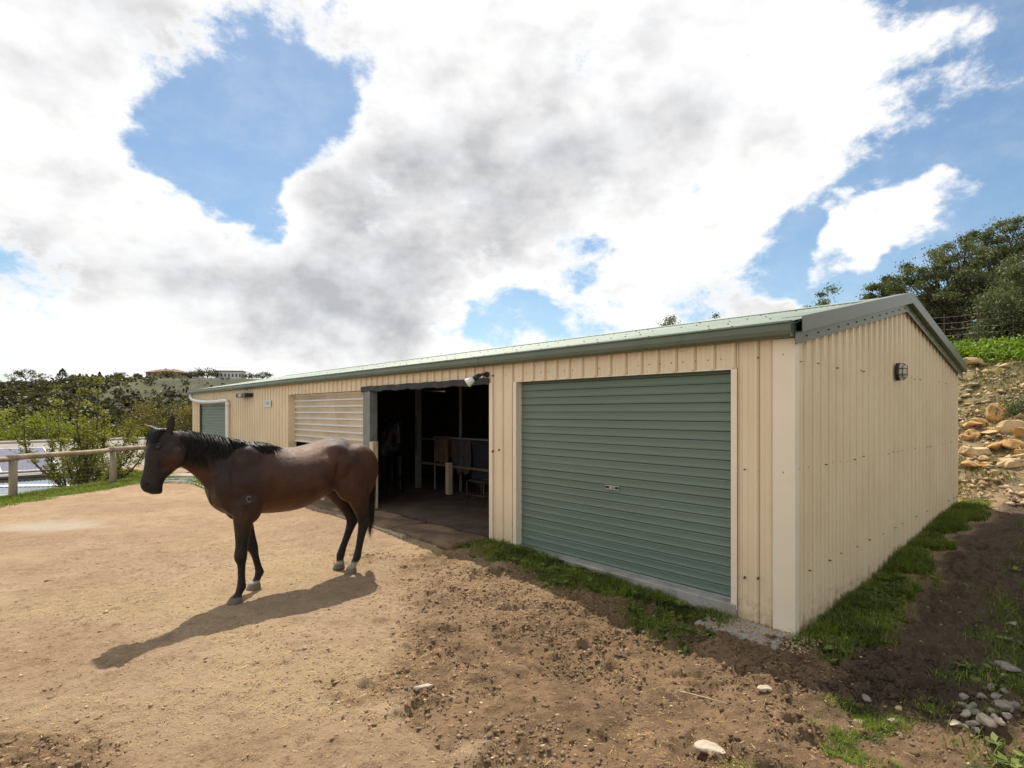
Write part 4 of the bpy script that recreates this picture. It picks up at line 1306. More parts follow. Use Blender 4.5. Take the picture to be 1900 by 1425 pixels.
BARK = mat('bark_brown', (0.075, 0.056, 0.042), 0.9, 0.35, 8, 0.8, 20, stretch=(1, 1, 0.3))
BARKP = mat('bark_pale', (0.20, 0.165, 0.125), 0.9, 0.3, 8, 0.6, 20)
LF_ACACIA = leaf_mat('acacia_leaves', (0.092, 0.130, 0.078), (0.45, 0.6), 0.3)
LF_SHRUB = leaf_mat('shrub_leaves', (0.150, 0.185, 0.058), (0.9, 0.65), 0.35, 0.4)
LF_LIME = leaf_mat('lime_leaves', (0.16, 0.20, 0.030), (0.5, 0.45), 0.4)
LF_OLIVE = leaf_mat('olive_leaves', (0.14, 0.13, 0.040), (0.5, 0.5), 0.3)
LF_DARK = leaf_mat('dark_scrub_leaves', (0.056, 0.064, 0.034), (0.8, 0.5), 0.2)
LF_PINE = leaf_mat('pine_needles', (0.022, 0.032, 0.016), (0.6, 0.5), 0.1)
GRASSM = leaf_mat('grass_blades', (0.105, 0.175, 0.030), (0.8, 0.6), 0.4, 0.5, 0.07)
WEEDM = leaf_mat('weed_leaves', (0.13, 0.185, 0.065), (0.5, 0.4), 0.3)
STRAWM = leaf_mat('straw', (0.42, 0.32, 0.16), (0.35, 0.45), 0.15)


def tree(name, label, base, crown_c, crown_r, K, clump_r, nleaf, leaf, lm, seed, trunk_r=0.12, bark=BARK, stems=1, shell=0.45, group=None, cat='tree', clump_flat=0.7, fork=0.35, twigs=True):
    rng = np.random.default_rng(seed); rg = random.Random(seed)
    e = empty(name, base, 0, label, cat, group)
    cc = np.array(crown_c); cr = np.array(crown_r)
    cl = []
    while len(cl) < K:
        v = rng.normal(size=3); v /= np.linalg.norm(v)
        r = rng.uniform(shell, 1.0)**0.6
        p = cc+v*cr*r
        if p[2] < cc[2]-cr[2]*0.75: continue
        cl.append(p)
    cl = np.array(cl)
    m = MB()
    top = cc-np.array([0, 0, cr[2]*0.35])
    for s in range(stems):
        ang = 6.28*s/stems+rg.random(); off = 0.0 if stems == 1 else 0.25
        b0 = np.array([off*0.4*math.cos(ang), off*0.4*math.sin(ang), -0.15])
        f = fork if stems == 1 else rg.uniform(0.05, 0.2)
        fk = b0+(top-b0)*f+(0 if stems == 1 else 1)*np.array([math.cos(ang)*cr[0]*0.22, math.sin(ang)*cr[1]*0.22, 0])+rng.normal(0, 0.05, 3)
        r0 = trunk_r if stems == 1 else trunk_r*rg.uniform(0.6, 1)
        m.tube([b0, (b0+fk)/2+rng.normal(0, 0.04, 3)*abs(top[2])*0.3, fk], [r0*1.15, r0*0.95, r0*0.85], 8)
        mine = [c for i, c in enumerate(cl) if i % stems == s]
        for c in mine:
            mid1 = fk+(c-fk)*0.35+np.array([0, 0, 0.10*np.linalg.norm(c-fk)])+rng.normal(0, 0.06, 3)*np.linalg.norm(c-fk)
            mid2 = fk+(c-fk)*0.7+np.array([0, 0, 0.08*np.linalg.norm(c-fk)])+rng.normal(0, 0.06, 3)*np.linalg.norm(c-fk)
            rb = r0*rg.uniform(0.2, 0.38)
            m.tube([fk, mid1, mid2, c], [rb, rb*0.7, rb*0.42, rb*0.15], 5, False)
            if twigs:
                for _ in range(3):
                    m.tube([mid2, c+rng.normal(0, 0.6, 3)*clump_r], [rb*0.3, rb*0.08], 4, False)
    m.build('trunk', bark, e, True)
    per = nleaf//K
    L = []; S = []
    for c in cl:
        cr_ = clump_r*rg.uniform(0.65, 1.25)
        v = rng.normal(size=(per, 3)); v /= np.linalg.norm(v, axis=1)[:, None]
        r = rng.uniform(0, 1, per)**0.5*np.where(rng.uniform(0, 1, per) < 0.28, 1.75, 1.0)
        L.append(c+v*r[:, None]*np.array([cr_, cr_, cr_*clump_flat])); S.append(np.full(per, rg.uniform(0.25, 0.75)))
    V, F, C = leaf_cloud(np.concatenate(L), leaf, rng, 0.5, 0.2, np.concatenate(S))
    leaf_obj('crown', V, F, C, lm, e)
    return e


def at_px(px, py_ground, Y):
    """a point on the ground along a photo column at distance Y"""
    x = (px-950)/FOC*Y
    return (x, Y, gz1(x, Y))


# ------------------------------------------------------------------ left side: fence, shrub, lower house
LOG = mat('weathered_log', (0.33, 0.27, 0.185), 0.85, 0.3, 5, 0.6, 30, stretch=(1, 1, 0.2))
fence = empty('rail_fence', (-10.1, 11.3, 0), 0, 'rustic log rail fence with wire mesh at the edge of the yard', 'fence')
fp = [(-10.6, 8.6), (-10.24, 11.45), (-9.76, 13.65), (-9.35, 16.3)]
tops = []
for i, (x, y) in enumerate(fp):
    zb = gz1(x, y)-0.3
    zt = 0.71+0.02*i
    lx, ly = x+10.1, y-11.3
    MB().tube([(lx, ly, zb), (lx+0.01, ly, (zb+zt)/2), (lx, ly+0.01, zt)], [0.078, 0.074, 0.070], 12).build('post', LOG, fence, True)
    tops.append((lx, ly, zt+0.045))
for i in range(len(tops)-1):
    p, q = Vector(tops[i]), Vector(tops[i+1])
    d = (q-p).normalized()
    pts = [p-d*0.12+(q-p+d*0.24)*t+Vector((0, 0, 0.012*math.sin(5*t+i))) for t in (0, .2, .4, .6, .8, 1)]
    MB().tube(pts, [0.062, 0.060, 0.058, 0.056, 0.055, 0.053], 10).build('rail', LOG, fence, True)
wm = MB()
for i in range(len(tops)-1):
    p, q = Vector(tops[i]), Vector(tops[i+1])
    for k in range(9):
        z = -0.03-k*0.085
        wm.tube([p+Vector((-0.09, 0, z)), q+Vector((-0.09, 0, z))], 0.0009, 3, False)
    n = int((q-p).length/0.09)
    for k in range(n):
        a = p+(q-p)*(k/n)+Vector((-0.09, 0, -0.03)); wm.tube([a, a-Vector((0, 0, 0.70))], 0.0008, 3, False)
tag(wm.build('wire_mesh', RUST, fence), kind='stuff')

# leafy shrub behind the rail
rng = np.random.default_rng(8); rg = random.Random(8)
sx, sy = -11.55, 14.9
szb = gz1(sx, sy)
sh = empty('leafy_shrub', (sx, sy, szb), 0, 'airy many-stemmed shrub with small leaves behind the log rail', 'shrub')
m = MB(); LC = []; SH = []
for k in range(26):
    ang = rg.uniform(0, 6.28); rad = rg.uniform(0.15, 1.95)
    hgt = rg.uniform(1.9, 2.9)*(1-0.16*rad)
    if k in (3, 9): hgt = 3.5; rad = 0.5
    if k == 5: hgt = 3.2; ang = 2.7; rad = 1.0
    tip = np.array([math.cos(ang)*rad, math.sin(ang)*rad*0.8, hgt])
    b0 = np.array([rg.uniform(-.25, .25), rg.uniform(-.15, .15), -0.25])
    m1 = b0*0.7+tip*np.array([0.35, 0.35, 0.28])+rng.normal(0, 0.07, 3); m2 = b0*0.2+tip*np.array([0.85, 0.85, 0.62])+rng.normal(0, 0.08, 3)
    r0 = rg.uniform(0.022, 0.05)
    path = resample([b0, m1, m2, tip], 14)
    m.tube(path, [r0*(1-0.9*i/13) for i in range(14)], 6, False)
    for j in range(32):
        t = rg.uniform(0.40, 1.0); i = min(13, int(t*13))
        p = path[i]; L_ = rg.uniform(0.12, 0.50)*(1.25-t)
        q = p+np.array([rng.normal(0, 0.7), rng.normal(0, 0.7), rg.uniform(0.2, 1.0)])*L_
        m.tube([p, (p+q)/2+rng.normal(0, 0.02, 3), q], [0.007, 0.005, 0.002], 4, False)
        nl = 22
        tt = rng.uniform(0.15, 1.1, nl)[:, None]
        LC.append(p+(q-p)*tt+rng.normal(0, 0.05, (nl, 3))); SH.append(np.full(nl, rg.uniform(0.2, 0.85)))
m.build('stems', BARK, sh, True)
V, F, C = leaf_cloud(np.concatenate(LC), 0.055, rng, 0.6, 0.0, np.concatenate(SH))
leaf_obj('foliage', V, F, C, LF_SHRUB, sh)

tree('lime_green_tree', 'bright yellow green tree beyond the solar panel roof at the left edge', (-33.0, 37.0, -8.0), (0, 0, 7.6), (4.2, 3.5, 2.4), 46, 0.9, 15000, 0.17, LF_LIME, 21, 0.25)
tree('lime_green_tree', 'lower yellow green tree between the shrub and the edge tree', (-27.5, 39.0, -8.2), (0, 0, 7.0), (3.0, 3.0, 2.0), 30, 0.8, 9000, 0.17, LF_LIME, 22, 0.2)
tree('olive_round_tree', 'round olive tree beside the far end of the shed', (-25.2, 42.0, -8.0), (0, 0, 8.2), (3.4, 3.0, 2.6), 44, 0.8, 16000, 0.15, LF_OLIVE, 23, 0.2)
tree('olive_round_tree', 'dark green tree seen between the shrub and the olive tree', (-27.0, 47.0, -8.8), (0, 0, 8.7), (3.2, 3.0, 2.3), 34, 0.8, 11000, 0.17, LF_DARK, 24, 0.2)

# the house below the yard
HROOF = mat('grey_tile_roof', (0.34, 0.31, 0.27), 0.8, 0.15, 1.0, 0.4, 12)
HCORR = mat('blue_grey_corrugated', (0.20, 0.24, 0.28), 0.9, 0.12, 1.0, spec=0.1)
PVP = mat('solar_cell', (0.085, 0.085, 0.145), 0.18, 0.1, 2.0, spec=0.7)
PVF = mat('aluminium_frame', (0.75, 0.76, 0.78), 0.35, 0.05)
HWALL = mat('white_render_wall', (0.60, 0.61, 0.62), 0.8, 0.06)
BEAMY = mat('cream_timber_beam', (0.60, 0.50, 0.33), 0.6, 0.12, 3)
DARKG = mat('dark_gutter', (0.045, 0.045, 0.045), 0.5, 0.1)
hx0, hy0 = -18.34, 20.0
hrot = math.atan2(0.74, 0.67)
house = empty('lower_house', (hx0, hy0, -4.2), hrot, 'low house with solar panels on its grey roof below the yard', 'house')
EZ = 3.62                                            # eave above the house's base; local x along the eave, local y upslope
def slope(u, v, dz=0.0): return (u, v, EZ+v*0.195+dz)
m = MB()
V = [slope(-7, -0.1), slope(6.0, -0.1), slope(6.0, 4.9), slope(-7, 4.9), slope(-7, -0.1, -0.12), slope(6.0, -0.1, -0.12), slope(6.0, 4.9, -0.12), slope(-7, 4.9, -0.12)]
m.add(V, [(0, 1, 2, 3), (7, 6, 5, 4), (0, 4, 5, 1), (1, 5, 6, 2), (3, 2, 6, 7), (0, 3, 7, 4)])
roofo = m.build('roof', HROOF, house)
V = [slope(-7, 4.9), slope(6.0, 4.9), (6.0, 9.8, EZ), (-7, 9.8, EZ)]
MB().add(V, [(0, 1, 2, 3)]).build('rear_roof', HROOF, house)
MB().tube([slope(-7, 4.9, 0.02), slope(6.0, 4.9, 0.02)], 0.09, 8).build('ridge', HROOF, roofo, True)
for i in range(34):                                  # tile courses stand a little proud
    v = 0.02+i*0.145
    MB().add([slope(-7, v, 0.012), slope(6, v, 0.012), slope(6, v+0.14, 0.003), slope(-7, v+0.14, 0.003), slope(-7, v, 0.001), slope(6, v, 0.001)], [(0, 1, 2, 3), (0, 4, 5, 1)]).build('tile_course', HROOF, roofo)
MB().tube([(-7, -0.16, EZ-0.06), (6.05, -0.16, EZ-0.06)], 0.075, 8).build('gutter', DARKG, house, True)
MB().box(-6.8, 1.9, 0.25, 9.4, 0, EZ-0.05).build('wall', HWALL, house)
MB().box(1.95, 5.8, 0.25, 9.4, 0, EZ-0.02).build('wall', HWALL, house)
for j in range(2):
    for i in range(4):
        u0 = 1.72-(i+1)*1.68; v0 = 0.25+j*1.72
        def pp(u, v, dz): return slope(u, v, 0.07+dz)
        V = [pp(u0+.03, v0+.03, 0), pp(u0+1.65, v0+.03, 0), pp(u0+1.65, v0+1.69, 0), pp(u0+.03, v0+1.69, 0)]
        sp_ = empty('solar_panel'); sp_.parent = house
        fr = MB()
        for (a, b, c_, d_) in ((u0, u0+1.68, v0, v0+.045), (u0, u0+1.68, v0+1.675, v0+1.72), (u0, u0+.045, v0+.046, v0+1.674), (u0+1.635, u0+1.68, v0+.046, v0+1.674)):
            q = [pp(a, c_, 0.012), pp(b, c_, 0.012), pp(b, d_, 0.012), pp(a, d_, 0.012)]; q2 = [pp(a, c_, -0.03), pp(b, c_, -0.03), pp(b, d_, -0.03), pp(a, d_, -0.03)]
            fr.add(q+q2, [(0, 1, 2, 3), (0, 4, 5, 1), (1, 5, 6, 2), (2, 6, 7, 3), (3, 7, 4, 0)])
        fr.build('panel_frame', PVF, sp_)
        MB().add(V+[(x, y, z-0.02) for x, y, z in V], [(0, 1, 2, 3), (7, 6, 5, 4)]).build('glass', PVP, sp_)
# verandah: corrugated roof, pale skylight strip, cream beam and posts
def ver(u, v): return (u, -v, EZ-0.20-v*0.085)
nu = 180; uu = np.linspace(-7, 3.4, nu+1)
V = []; F = []
for j, v in enumerate((0.15, 2.5)):
    V += [(u, ver(u, v)[1], ver(u, v)[2]+0.012*math.cos(u*2*math.pi/0.115)) for u in uu]
F = [(i, i+1, nu+2+i, nu+1+i) for i in range(nu)]
MB().add(V, F).build('verandah_roof', HCORR, house, True)
MB().add([(-0.6, -0.9, ver(0, 0.9)[2]+0.03), (0.2, -0.9, ver(0, 0.9)[2]+0.03), (3.2, -2.1, ver(0, 2.1)[2]+0.03), (2.4, -2.3, ver(0, 2.3)[2]+0.03)], [(0, 1, 2, 3)]).build('skylight_strip', mat('skylight', (0.72, 0.70, 0.64), 0.4), house)
MB().box(-7, 3.45, -2.62, -2.50, EZ-0.55, EZ-0.40, 0.008).build('verandah_beam', BEAMY, house)
for u in (-6.6, -3.4, -0.2, 1.35, 3.3): MB().box(u-0.055, u+0.055, -2.61, -2.51, 0, EZ-0.56).build('verandah_post', BEAMY, house)

# hose on the grass by the far door
HOSE = mat('green_hose', (0.23, 0.33, 0.27), 0.45, 0.1)
pts = []
for i in range(70):
    t = i/69
    if t < 0.72:
        a = t/0.72*6.28*2.6; r = 0.42+0.10*math.sin(a*0.7)
        x, y = -8.45+r*1.25*math.cos(a)+0.08*math.sin(a*2.3), 13.95+r*0.8*math.sin(a)
    else:
        u = (t-0.72)/0.28
        x, y = -8.15+1.15*u, 13.55-0.75*u+0.15*math.sin(u*4)
    pts.append((x, y, gz1(x, y)+0.018+0.012*(i % 3)))
tag(MB().tube(pts, 0.014, 6).build('garden_hose', HOSE, None, True), 'pale green garden hose coiled on the grass behind the horse', 'hose')
wf = MB().box(-0.55, 0.55, -0.02, 0.02, 0, 0.05).box(-0.55, 0.55, 0.30, 0.34, 0, 0.05).box(-0.5, -0.46, -0.0195, 0.3395, 0.0505, 0.25).box(0.42, 0.46, -0.0195, 0.3395, 0.0505, 0.25).box(-0.55, 0.55, 0.145, 0.175, 0.2505, 0.28)
o = wf.build('white_frame', WHITEP, None, loc=from_ab(9.1, 0.35, gz1(*from_ab(9.1, .35)[:2]))); o.rotation_euler = (0, 0, math.atan2(LD[1], LD[0]))
tag(o, 'small white plastic frame lying against the stable wall behind the horse', 'frame')
ps = MB().box(-0.5, 0.5, -0.28, 0.28, -0.05, 0.05, 0.02).build('paving_slab', CONC, None, loc=(-8.75, 15.1, gz1(-8.75, 15.1)))
tag(ps, 'pale paving slab at the edge of the grass near the hose', 'paving')

# ------------------------------------------------------------------ far hillside: scrub mass, ridge trees and houses
rng = np.random.default_rng(77)
n = 6500
px = rng.uniform(-60, 560, n*2); Yd = rng.uniform(62, 250, n*2)
bx = (px-950)/FOC*Yd
thick = fbm(bx, Yd, 0.018, 4, 91)+0.16*sst(-110, -230, bx)-0.10*sst(-165, -120, bx)*sst(170, 215, Yd)
keep = thick+rng.normal(0, 0.13, n*2) > 0.56
bx, by = bx[keep][:n], Yd[keep][:n]
bz = gz(bx, by)
LC = []; SHD = []; SZ = []
for i in range(len(bx)):
    r = (0.4+1.5*rng.uniform(0, 1)**2)*(1-0.45*max(0, (by[i]-200)/50)); k = 22
    v = rng.normal(size=(k, 3)); v /= np.linalg.norm(v, axis=1)[:, None]
    LC.append(np.array([bx[i], by[i], bz[i]+r*0.55])+v*(rng.uniform(0.5, 1, k)[:, None])*np.array([r, r, r*0.8])); SHD.append(np.full(k, rng.uniform(0.0, 1.0)**1.5)); SZ.append(np.full(k, r*0.75))
V, F, C = leaf_cloud(np.concatenate(LC), np.concatenate(SZ), rng, 0.8, 0, np.concatenate(SHD))
tag(leaf_obj('hillside_scrub', V, F, C, LF_DARK), 'grey green scrub covering the far hillside', 'scrub', None, 'stuff')


def ridge_tree(px, wpx, ypx_top, Y, kind, label, seed):
    x = (px-950)/FOC*Y; zb = gz1(x, Y); zt = CAMH+(764-ypx_top)/FOC*Y; h = max(2.5, zt-zb); w = wpx/FOC*Y/2
    if kind == 'pine':
        rng = np.random.default_rng(seed)
        e = empty('ridge_tree', (x, Y, zb), 0, label, 'tree', 'trees along the far ridge')
        MB().tube([(0, 0, -0.3), (0, 0, h*0.95)], [0.25, 0.05], 6).build('trunk', BARK, e)
        k = 420
        t = rng.uniform(0.08, 1, k)**0.8; a = rng.uniform(0, 6.28, k); r = w*(1-t)**0.75*rng.uniform(0.35, 1.0, k)+0.1
        P = np.stack([r*np.cos(a), r*np.sin(a), h*t-0.15*r], 1)
        V, F, C = leaf_cloud(P, h*0.13, rng, 0.55, 0.2)
        leaf_obj('crown', V, F, C, LF_PINE, e)
    else:
        airy = kind == 'airy'
        e = tree('ridge_tree', label, (x, Y, zb), (0, 0, h*0.62), (w, w, h*0.38), 12 if airy else 20, w*(0.30 if airy else 0.38), 420 if airy else 900, max(0.45, w*0.14), LF_DARK if not airy else LF_ACACIA, seed, 0.25, BARK, 1, 0.4, 'trees along the far ridge', 'tree', 0.75, 0.4, False)


RT = [(22, 26, 690, 250, 'airy', 'thin scraggly tree at the left end of the ridge'), (48, 34, 684, 252, 'bush', 'broad rounded tree at the left end of the ridge'), (80, 22, 692, 255, 'airy', 'airy open crowned tree on the ridge beside a broad one'),
      (116, 34, 684, 258, 'pine', 'tallest dark conifer on the far ridge'), (137, 16, 696, 258, 'bush', 'low dark tree just right of the tallest ridge conifer'), (148, 12, 693, 258, 'pine', 'slim dark conifer in the middle of the ridge row'),
      (161, 11, 694, 260, 'pine', 'small pointed conifer beside two others on the ridge'), (172, 14, 694, 256, 'pine', 'dark conifer standing a little below the ridge line'), (185, 13, 690, 260, 'pine', 'lone rounded conifer right of the ridge row'),
      (224, 22, 691, 262, 'bush', 'domed dark tree left of the terracotta roofed house'), (255, 14, 696, 262, 'bush', 'small low bushes on the ridge left of the house'), (312, 30, 694, 244, 'bush', 'green bush in front of the terracotta roofed house'),
      (360, 30, 694, 250, 'bush', 'low dark bush right of the terracotta roofed house'), (385, 42, 686, 254, 'bush', 'large dark tree between both ridge houses'), (352, 26, 700, 240, 'bush', 'dark bush below the terracotta roofed house'),
      (462, 26, 695, 258, 'bush', 'dark tree right of the white ridge building'), (488, 28, 692, 258, 'bush', 'dark tree at the right end of the ridge above the shed roof')]
for i, (a, b, c, d, k, l) in enumerate(RT): ridge_tree(a, b, c, d, k, l, 300+i)

# terracotta roofed house on the ridge
TERR = mat('terracotta_tiles', (0.20, 0.095, 0.058), 0.8, 0.2, 0.5); HW2 = mat('ochre_wall', (0.42, 0.30, 0.17), 0.8, 0.1); GLS = mat('dark_window', (0.03, 0.035, 0.04), 0.1)
Yh = 262.0
def fx(px): return (px-950)/FOC*Yh
hc = fx(312); zb = gz1(hc, Yh)
rh_ = empty('ridge_house', (hc, Yh, zb), 0, 'ochre house with hipped terracotta roof on the far ridge', 'house')
W2 = fx(346)-fx(278)
def hip(mb, x0, x1, y0, y1, z0, hh, ridge):
    ym = (y0+y1)/2; r0, r1 = x0+ridge, x1-ridge
    V = [(x0, y0, z0), (x1, y0, z0), (x1, y1, z0), (x0, y1, z0), (r0, ym, z0+hh), (r1, ym, z0+hh)]
    mb.add(V, [(0, 1, 5, 4), (1, 2, 5), (2, 3, 4, 5), (3, 0, 4), (3, 2, 1, 0)])
MB().box(-W2*0.46, W2*0.46, -4, 4, -1, 2.5).build('wall', HW2, rh_)
m = MB(); hip(m, -W2*0.5, W2*0.5, -5, 5, 2.5, 1.6, 4.5); m.build('roof', TERR, rh_)
m = MB(); hip(m, -W2*0.22, W2*0.1, -4, 4, 3.0, 1.6, 3.2); m.build('upper_roof', TERR, rh_)
m = MB(); hip(m, W2*0.05, W2*0.3, -4.5, 3.5, 2.9, 1.5, 2.2); m.build('wing_roof', TERR, rh_)
for i in range(6): MB().box(-W2*0.40+i*2.7, -W2*0.40+i*2.7+1.3, -4.03, -4.001, 0.8, 2.0).build('window', GLS, rh_)
hc = fx(428); zb = gz1(hc, Yh)
wb = empty('ridge_house', (hc, Yh, zb), 0.18, 'long low white building with a railing on the far ridge', 'house')
W3 = fx(452)-fx(406)
MB().box(-W3/2, W3/2, -3, 3, -1, 3.4).build('wall', mat('white_far_wall', (0.68, 0.66, 0.62), 0.8), wb)
MB().box(-W3/2-.3, W3/2+.3, -3.4, 3.4, 3.4, 3.75).build('roof', TERR, wb)
for i in range(7): MB().box(-W3/2+0.8+i*1.6, -W3/2+1.5+i*1.6, -3.03, -3.001, 0.9, 2.3).build('window', GLS, wb)
for i in range(10): MB().tube([(-W3/2+i*W3/9, -3.1, 3.75), (-W3/2+i*W3/9, -3.1, 5.2)], 0.06, 4).build('railing_post', STEEL, wb)
MB().tube([(-W3/2, -3.1, 5.1), (W3/2, -3.1, 5.1)], 0.05, 4).build('railing', STEEL, wb)

# ------------------------------------------------------------------ right side: bank, rocks, trees, wire fence
def rock_mesh(seed, size, cuts=9, flat=0.6, sub=3):
    rng = np.random.default_rng(seed)
    bm = bmesh.new(); bmesh.ops.create_icosphere(bm, subdivisions=sub, radius=1.0)
    P = np.array([v.co[:] for v in bm.verts])
    for _ in range(cuts):
        nrm = rng.normal(size=3); nrm /= np.linalg.norm(nrm); d = rng.uniform(0.45, 0.85)
        h = P@nrm-d; P -= np.where(h > 0, h, 0)[:, None]*nrm
    P += rng.normal(0, 0.012, P.shape)
    q = fbm(P[:, 0]*2+P[:, 2], P[:, 1]*2-P[:, 2], 2.0, 3, seed)-0.5
    P *= (1+q*0.18)[:, None]
    P *= np.array(size)*np.array([1, 1, flat])
    for v, p in zip(bm.verts, P): v.co = p
    me = bpy.data.meshes.new('rock'); bm.to_mesh(me); bm.free()
    return me


OCHRE = mat('ochre_rock', (0.50, 0.30, 0.12), 0.9, 0.3, 4, 1.0, 9, dirt=((0.22, 0.125, 0.055), 0.12, 5))
BUFF = mat('buff_rock', (0.53, 0.39, 0.215), 0.9, 0.25, 4, 1.0, 9, dirt=((0.25, 0.18, 0.10), 0.12, 5))
PALE = mat('pale_stone', (0.46, 0.385, 0.29), 0.9, 0.2, 9, 0.8, 18, dirt=((0.28, 0.20, 0.13), 0.1, 9))
GREYS = mat('muddy_shade_stone', (0.26, 0.225, 0.185), 0.9, 0.3, 9, 0.8, 18, dirt=((0.11, 0.08, 0.055), 0.14, 9))  # muddy stones; also the heap's rear, where it carries painted shade


def on_ray(px, py):
    """first point where the photo ray meets the terrain"""
    d = np.array([(px-950)/FOC, 1.0, (764-py)/FOC])
    t = np.arange(2.0, 60, 0.04)
    zz = CAMH+d[2]*t; g = gz(d[0]*t, t)
    k = np.argmax(zz < g) if np.any(zz < g) else len(t)-1
    return (d[0]*t[k], t[k], float(g[k]))


def stone(px, py, wpx, m, seed, label, cat='rock', flat=0.6, rz=0.0, asp=(1, 0.8), group=None, tilt=0.0, sink=0.25, name='rock', cuts=9):
    p = on_ray(px, py)
    w = wpx/FOC*p[1]/2*1.15
    me = rock_mesh(seed, (w*asp[0], w*asp[1], w), cuts, flat); me.materials.append(m)
    o = mobj(name, me, None, None, (p[0], p[1], p[2]+w*flat*(0.50-sink*1.6)))
    o.rotation_euler = (tilt, 0.1, rz)
    return tag(o, label, cat, group)


outc = empty('rock_outcrop', on_ray(1840, 850), 0, 'broken ochre rock ledges on the bank behind the shed', 'rock outcrop')
op = Vector(outc.location)
rg = random.Random(42)
ledge = [(1800, 868, 40), (1830, 862, 46), (1862, 858, 44), (1890, 850, 46), (1792, 838, 30), (1815, 835, 42), (1850, 828, 50), (1885, 825, 48), (1905, 838, 40), (1790, 812, 28), (1808, 806, 34), (1840, 806, 40), (1872, 800, 44), (1900, 802, 40),
         (1796, 785, 30), (1818, 788, 36), (1885, 782, 32), (1860, 778, 30), (1905, 770, 30), (1838, 800, 26), (1825, 850, 26), (1798, 855, 24), (1880, 870, 34), (1845, 880, 26)]
for i, (px, py, w) in enumerate(ledge):
    p = on_ray(px+rg.uniform(-5, 5), py+rg.uniform(-4, 4)); ww = w/FOC*p[1]/2*1.05
    me = rock_mesh(500+i, (ww*1.25, ww*0.9, ww), 16, rg.uniform(0.4, 0.8), 3); me.materials.append(OCHRE if rg.random() < 0.5 else BUFF)
    o = mobj('ledge_stone', me, None, outc); o.location = Vector(p)-op+Vector((0, 0, -ww*0.10)); o.rotation_euler = (rg.uniform(-.35, .1), rg.uniform(-.3, .3), rg.uniform(-0.6, 0.9))
stone(1850, 778, 40, OCHRE, 601, 'upright orange boulder standing on the bank above the ledges', 'boulder', 1.05, 0.4, (0.85, 0.75), None, 0.1, 0.05, 'boulder')
stone(1806, 790, 34, OCHRE, 602, 'orange brown slab leaning beside the upright boulder', 'rock', 0.45, 0.7, (1.2, 0.8), None, -0.3, 0.1)
stone(1805, 676, 34, BUFF, 603, 'brown boulder under the green ground cover nearest the roof', 'rock', 0.5, 0.1, (1.2, 0.8), None, 0, 0.1)
stone(1864, 668, 28, OCHRE, 604, 'orange boulder under the green ground cover at the right', 'rock', 0.5, 0.2, (1.2, 0.8), None, 0, 0.1)
stone(1868, 640, 36, BUFF, 605, 'pale flat rock above the green ground cover', 'rock', 0.35, 0.2, (1.4, 0.8), None, 0, 0.1)
stone(1806, 717, 18, PALE, 606, 'pale flat stone on the upper slope near the gable end', 'rock', 0.35)
stone(1799, 726, 13, PALE, 607, 'small pale stone just below another on the upper slope', 'rock', 0.4)
stone(1843, 706, 14, BUFF, 608, 'buff stone alone on the upper slope', 'rock', 0.45)
stone(1783, 694, 12, PALE, 609, 'pale stone beside the eave of the gable on the slope', 'rock', 0.45)
stone(1838, 690, 11, BUFF, 610, 'small buff stone high on the slope under the ground cover', 'rock', 0.5)
stone(1858, 728, 16, BUFF, 611, 'buff stone on the slope above the upright boulder', 'rock', 0.4)
# loose stones of the yard
stone(789, 1279, 36, PALE, 620, 'pale flat stone lying alone in the trodden yard', 'stone', 0.42, 0.2, (1.1, 0.7), None, 0, 0.15, 'stone')
stone(1318, 1392, 46, PALE, 621, 'pale stone lying at the bottom edge of the yard', 'stone', 0.45, -0.3, (1.1, 0.7), None, 0, 0.15, 'stone')
stone(1420, 1283, 26, PALE, 622, 'flat buff stone in churned soil near the shed corner', 'stone', 0.4, 0.3, (1.1, 0.7), None, 0, 0.2, 'stone')
stone(1608, 1308, 17, GREYS, 623, 'round brown stone in the churned soil by the shade line', 'stone', 0.75, 0, (1, 1), None, 0, 0.1, 'stone')
stone(1596, 1345, 30, PALE, 624, 'pale flat stone pair in the sparse grass, left one', 'stone', 0.35, 0.2, (1.2, 0.7), None, 0, 0.2, 'stone')
stone(1655, 1343, 16, PALE, 625, 'small pale stone in the sparse grass, right of a flat one', 'stone', 0.5, 0, (1, .8), None, 0, 0.2, 'stone')
stone(1668, 1322, 17, BUFF, 626, 'buff upright stone at the edge of the shade in the grass', 'stone', 0.9, 0, (.8, .7), None, 0, 0.15, 'stone')
stone(1728, 1335, 16, BUFF, 627, 'small buff stone left of the heap of pale stones', 'stone', 0.6, 0, (1, .8), None, 0, 0.15, 'stone')
stone(1866, 1247, 34, GREYS, 628, 'brown stone at the right edge of the muddy path', 'stone', 0.5, -0.4, (1.2, 0.7), None, 0, 0.15, 'stone')
stone(1862, 1258, 14, BUFF, 629, 'small buff stone in front of the brown one beside the path', 'stone', 0.6, 0, (1, .8), None, 0, 0.15, 'stone')
stone(1876, 1160, 22, GREYS, 630, 'grey brown stone among leafy weeds beside the path', 'stone', 0.5, 0.3, (1.2, .8), None, 0, 0.1, 'stone')
heap = [(1772, 1338, 15), (1790, 1330, 18), (1806, 1340, 17), (1822, 1336, 20), (1832, 1348, 24), (1846, 1334, 18), (1855, 1345, 16), (1812, 1352, 14), (1870, 1330, 14), (1788, 1346, 12), (1798, 1318, 18), (1812, 1322, 16), (1785, 1306, 16), (1838, 1318, 16),
        (1858, 1310, 20), (1874, 1316, 20), (1880, 1304, 16), (1850, 1296, 15), (1790, 1290, 14), (1822, 1290, 14), (1838, 1277, 15), (1866, 1284, 12), (1805, 1304, 12), (1866, 1298, 12)]
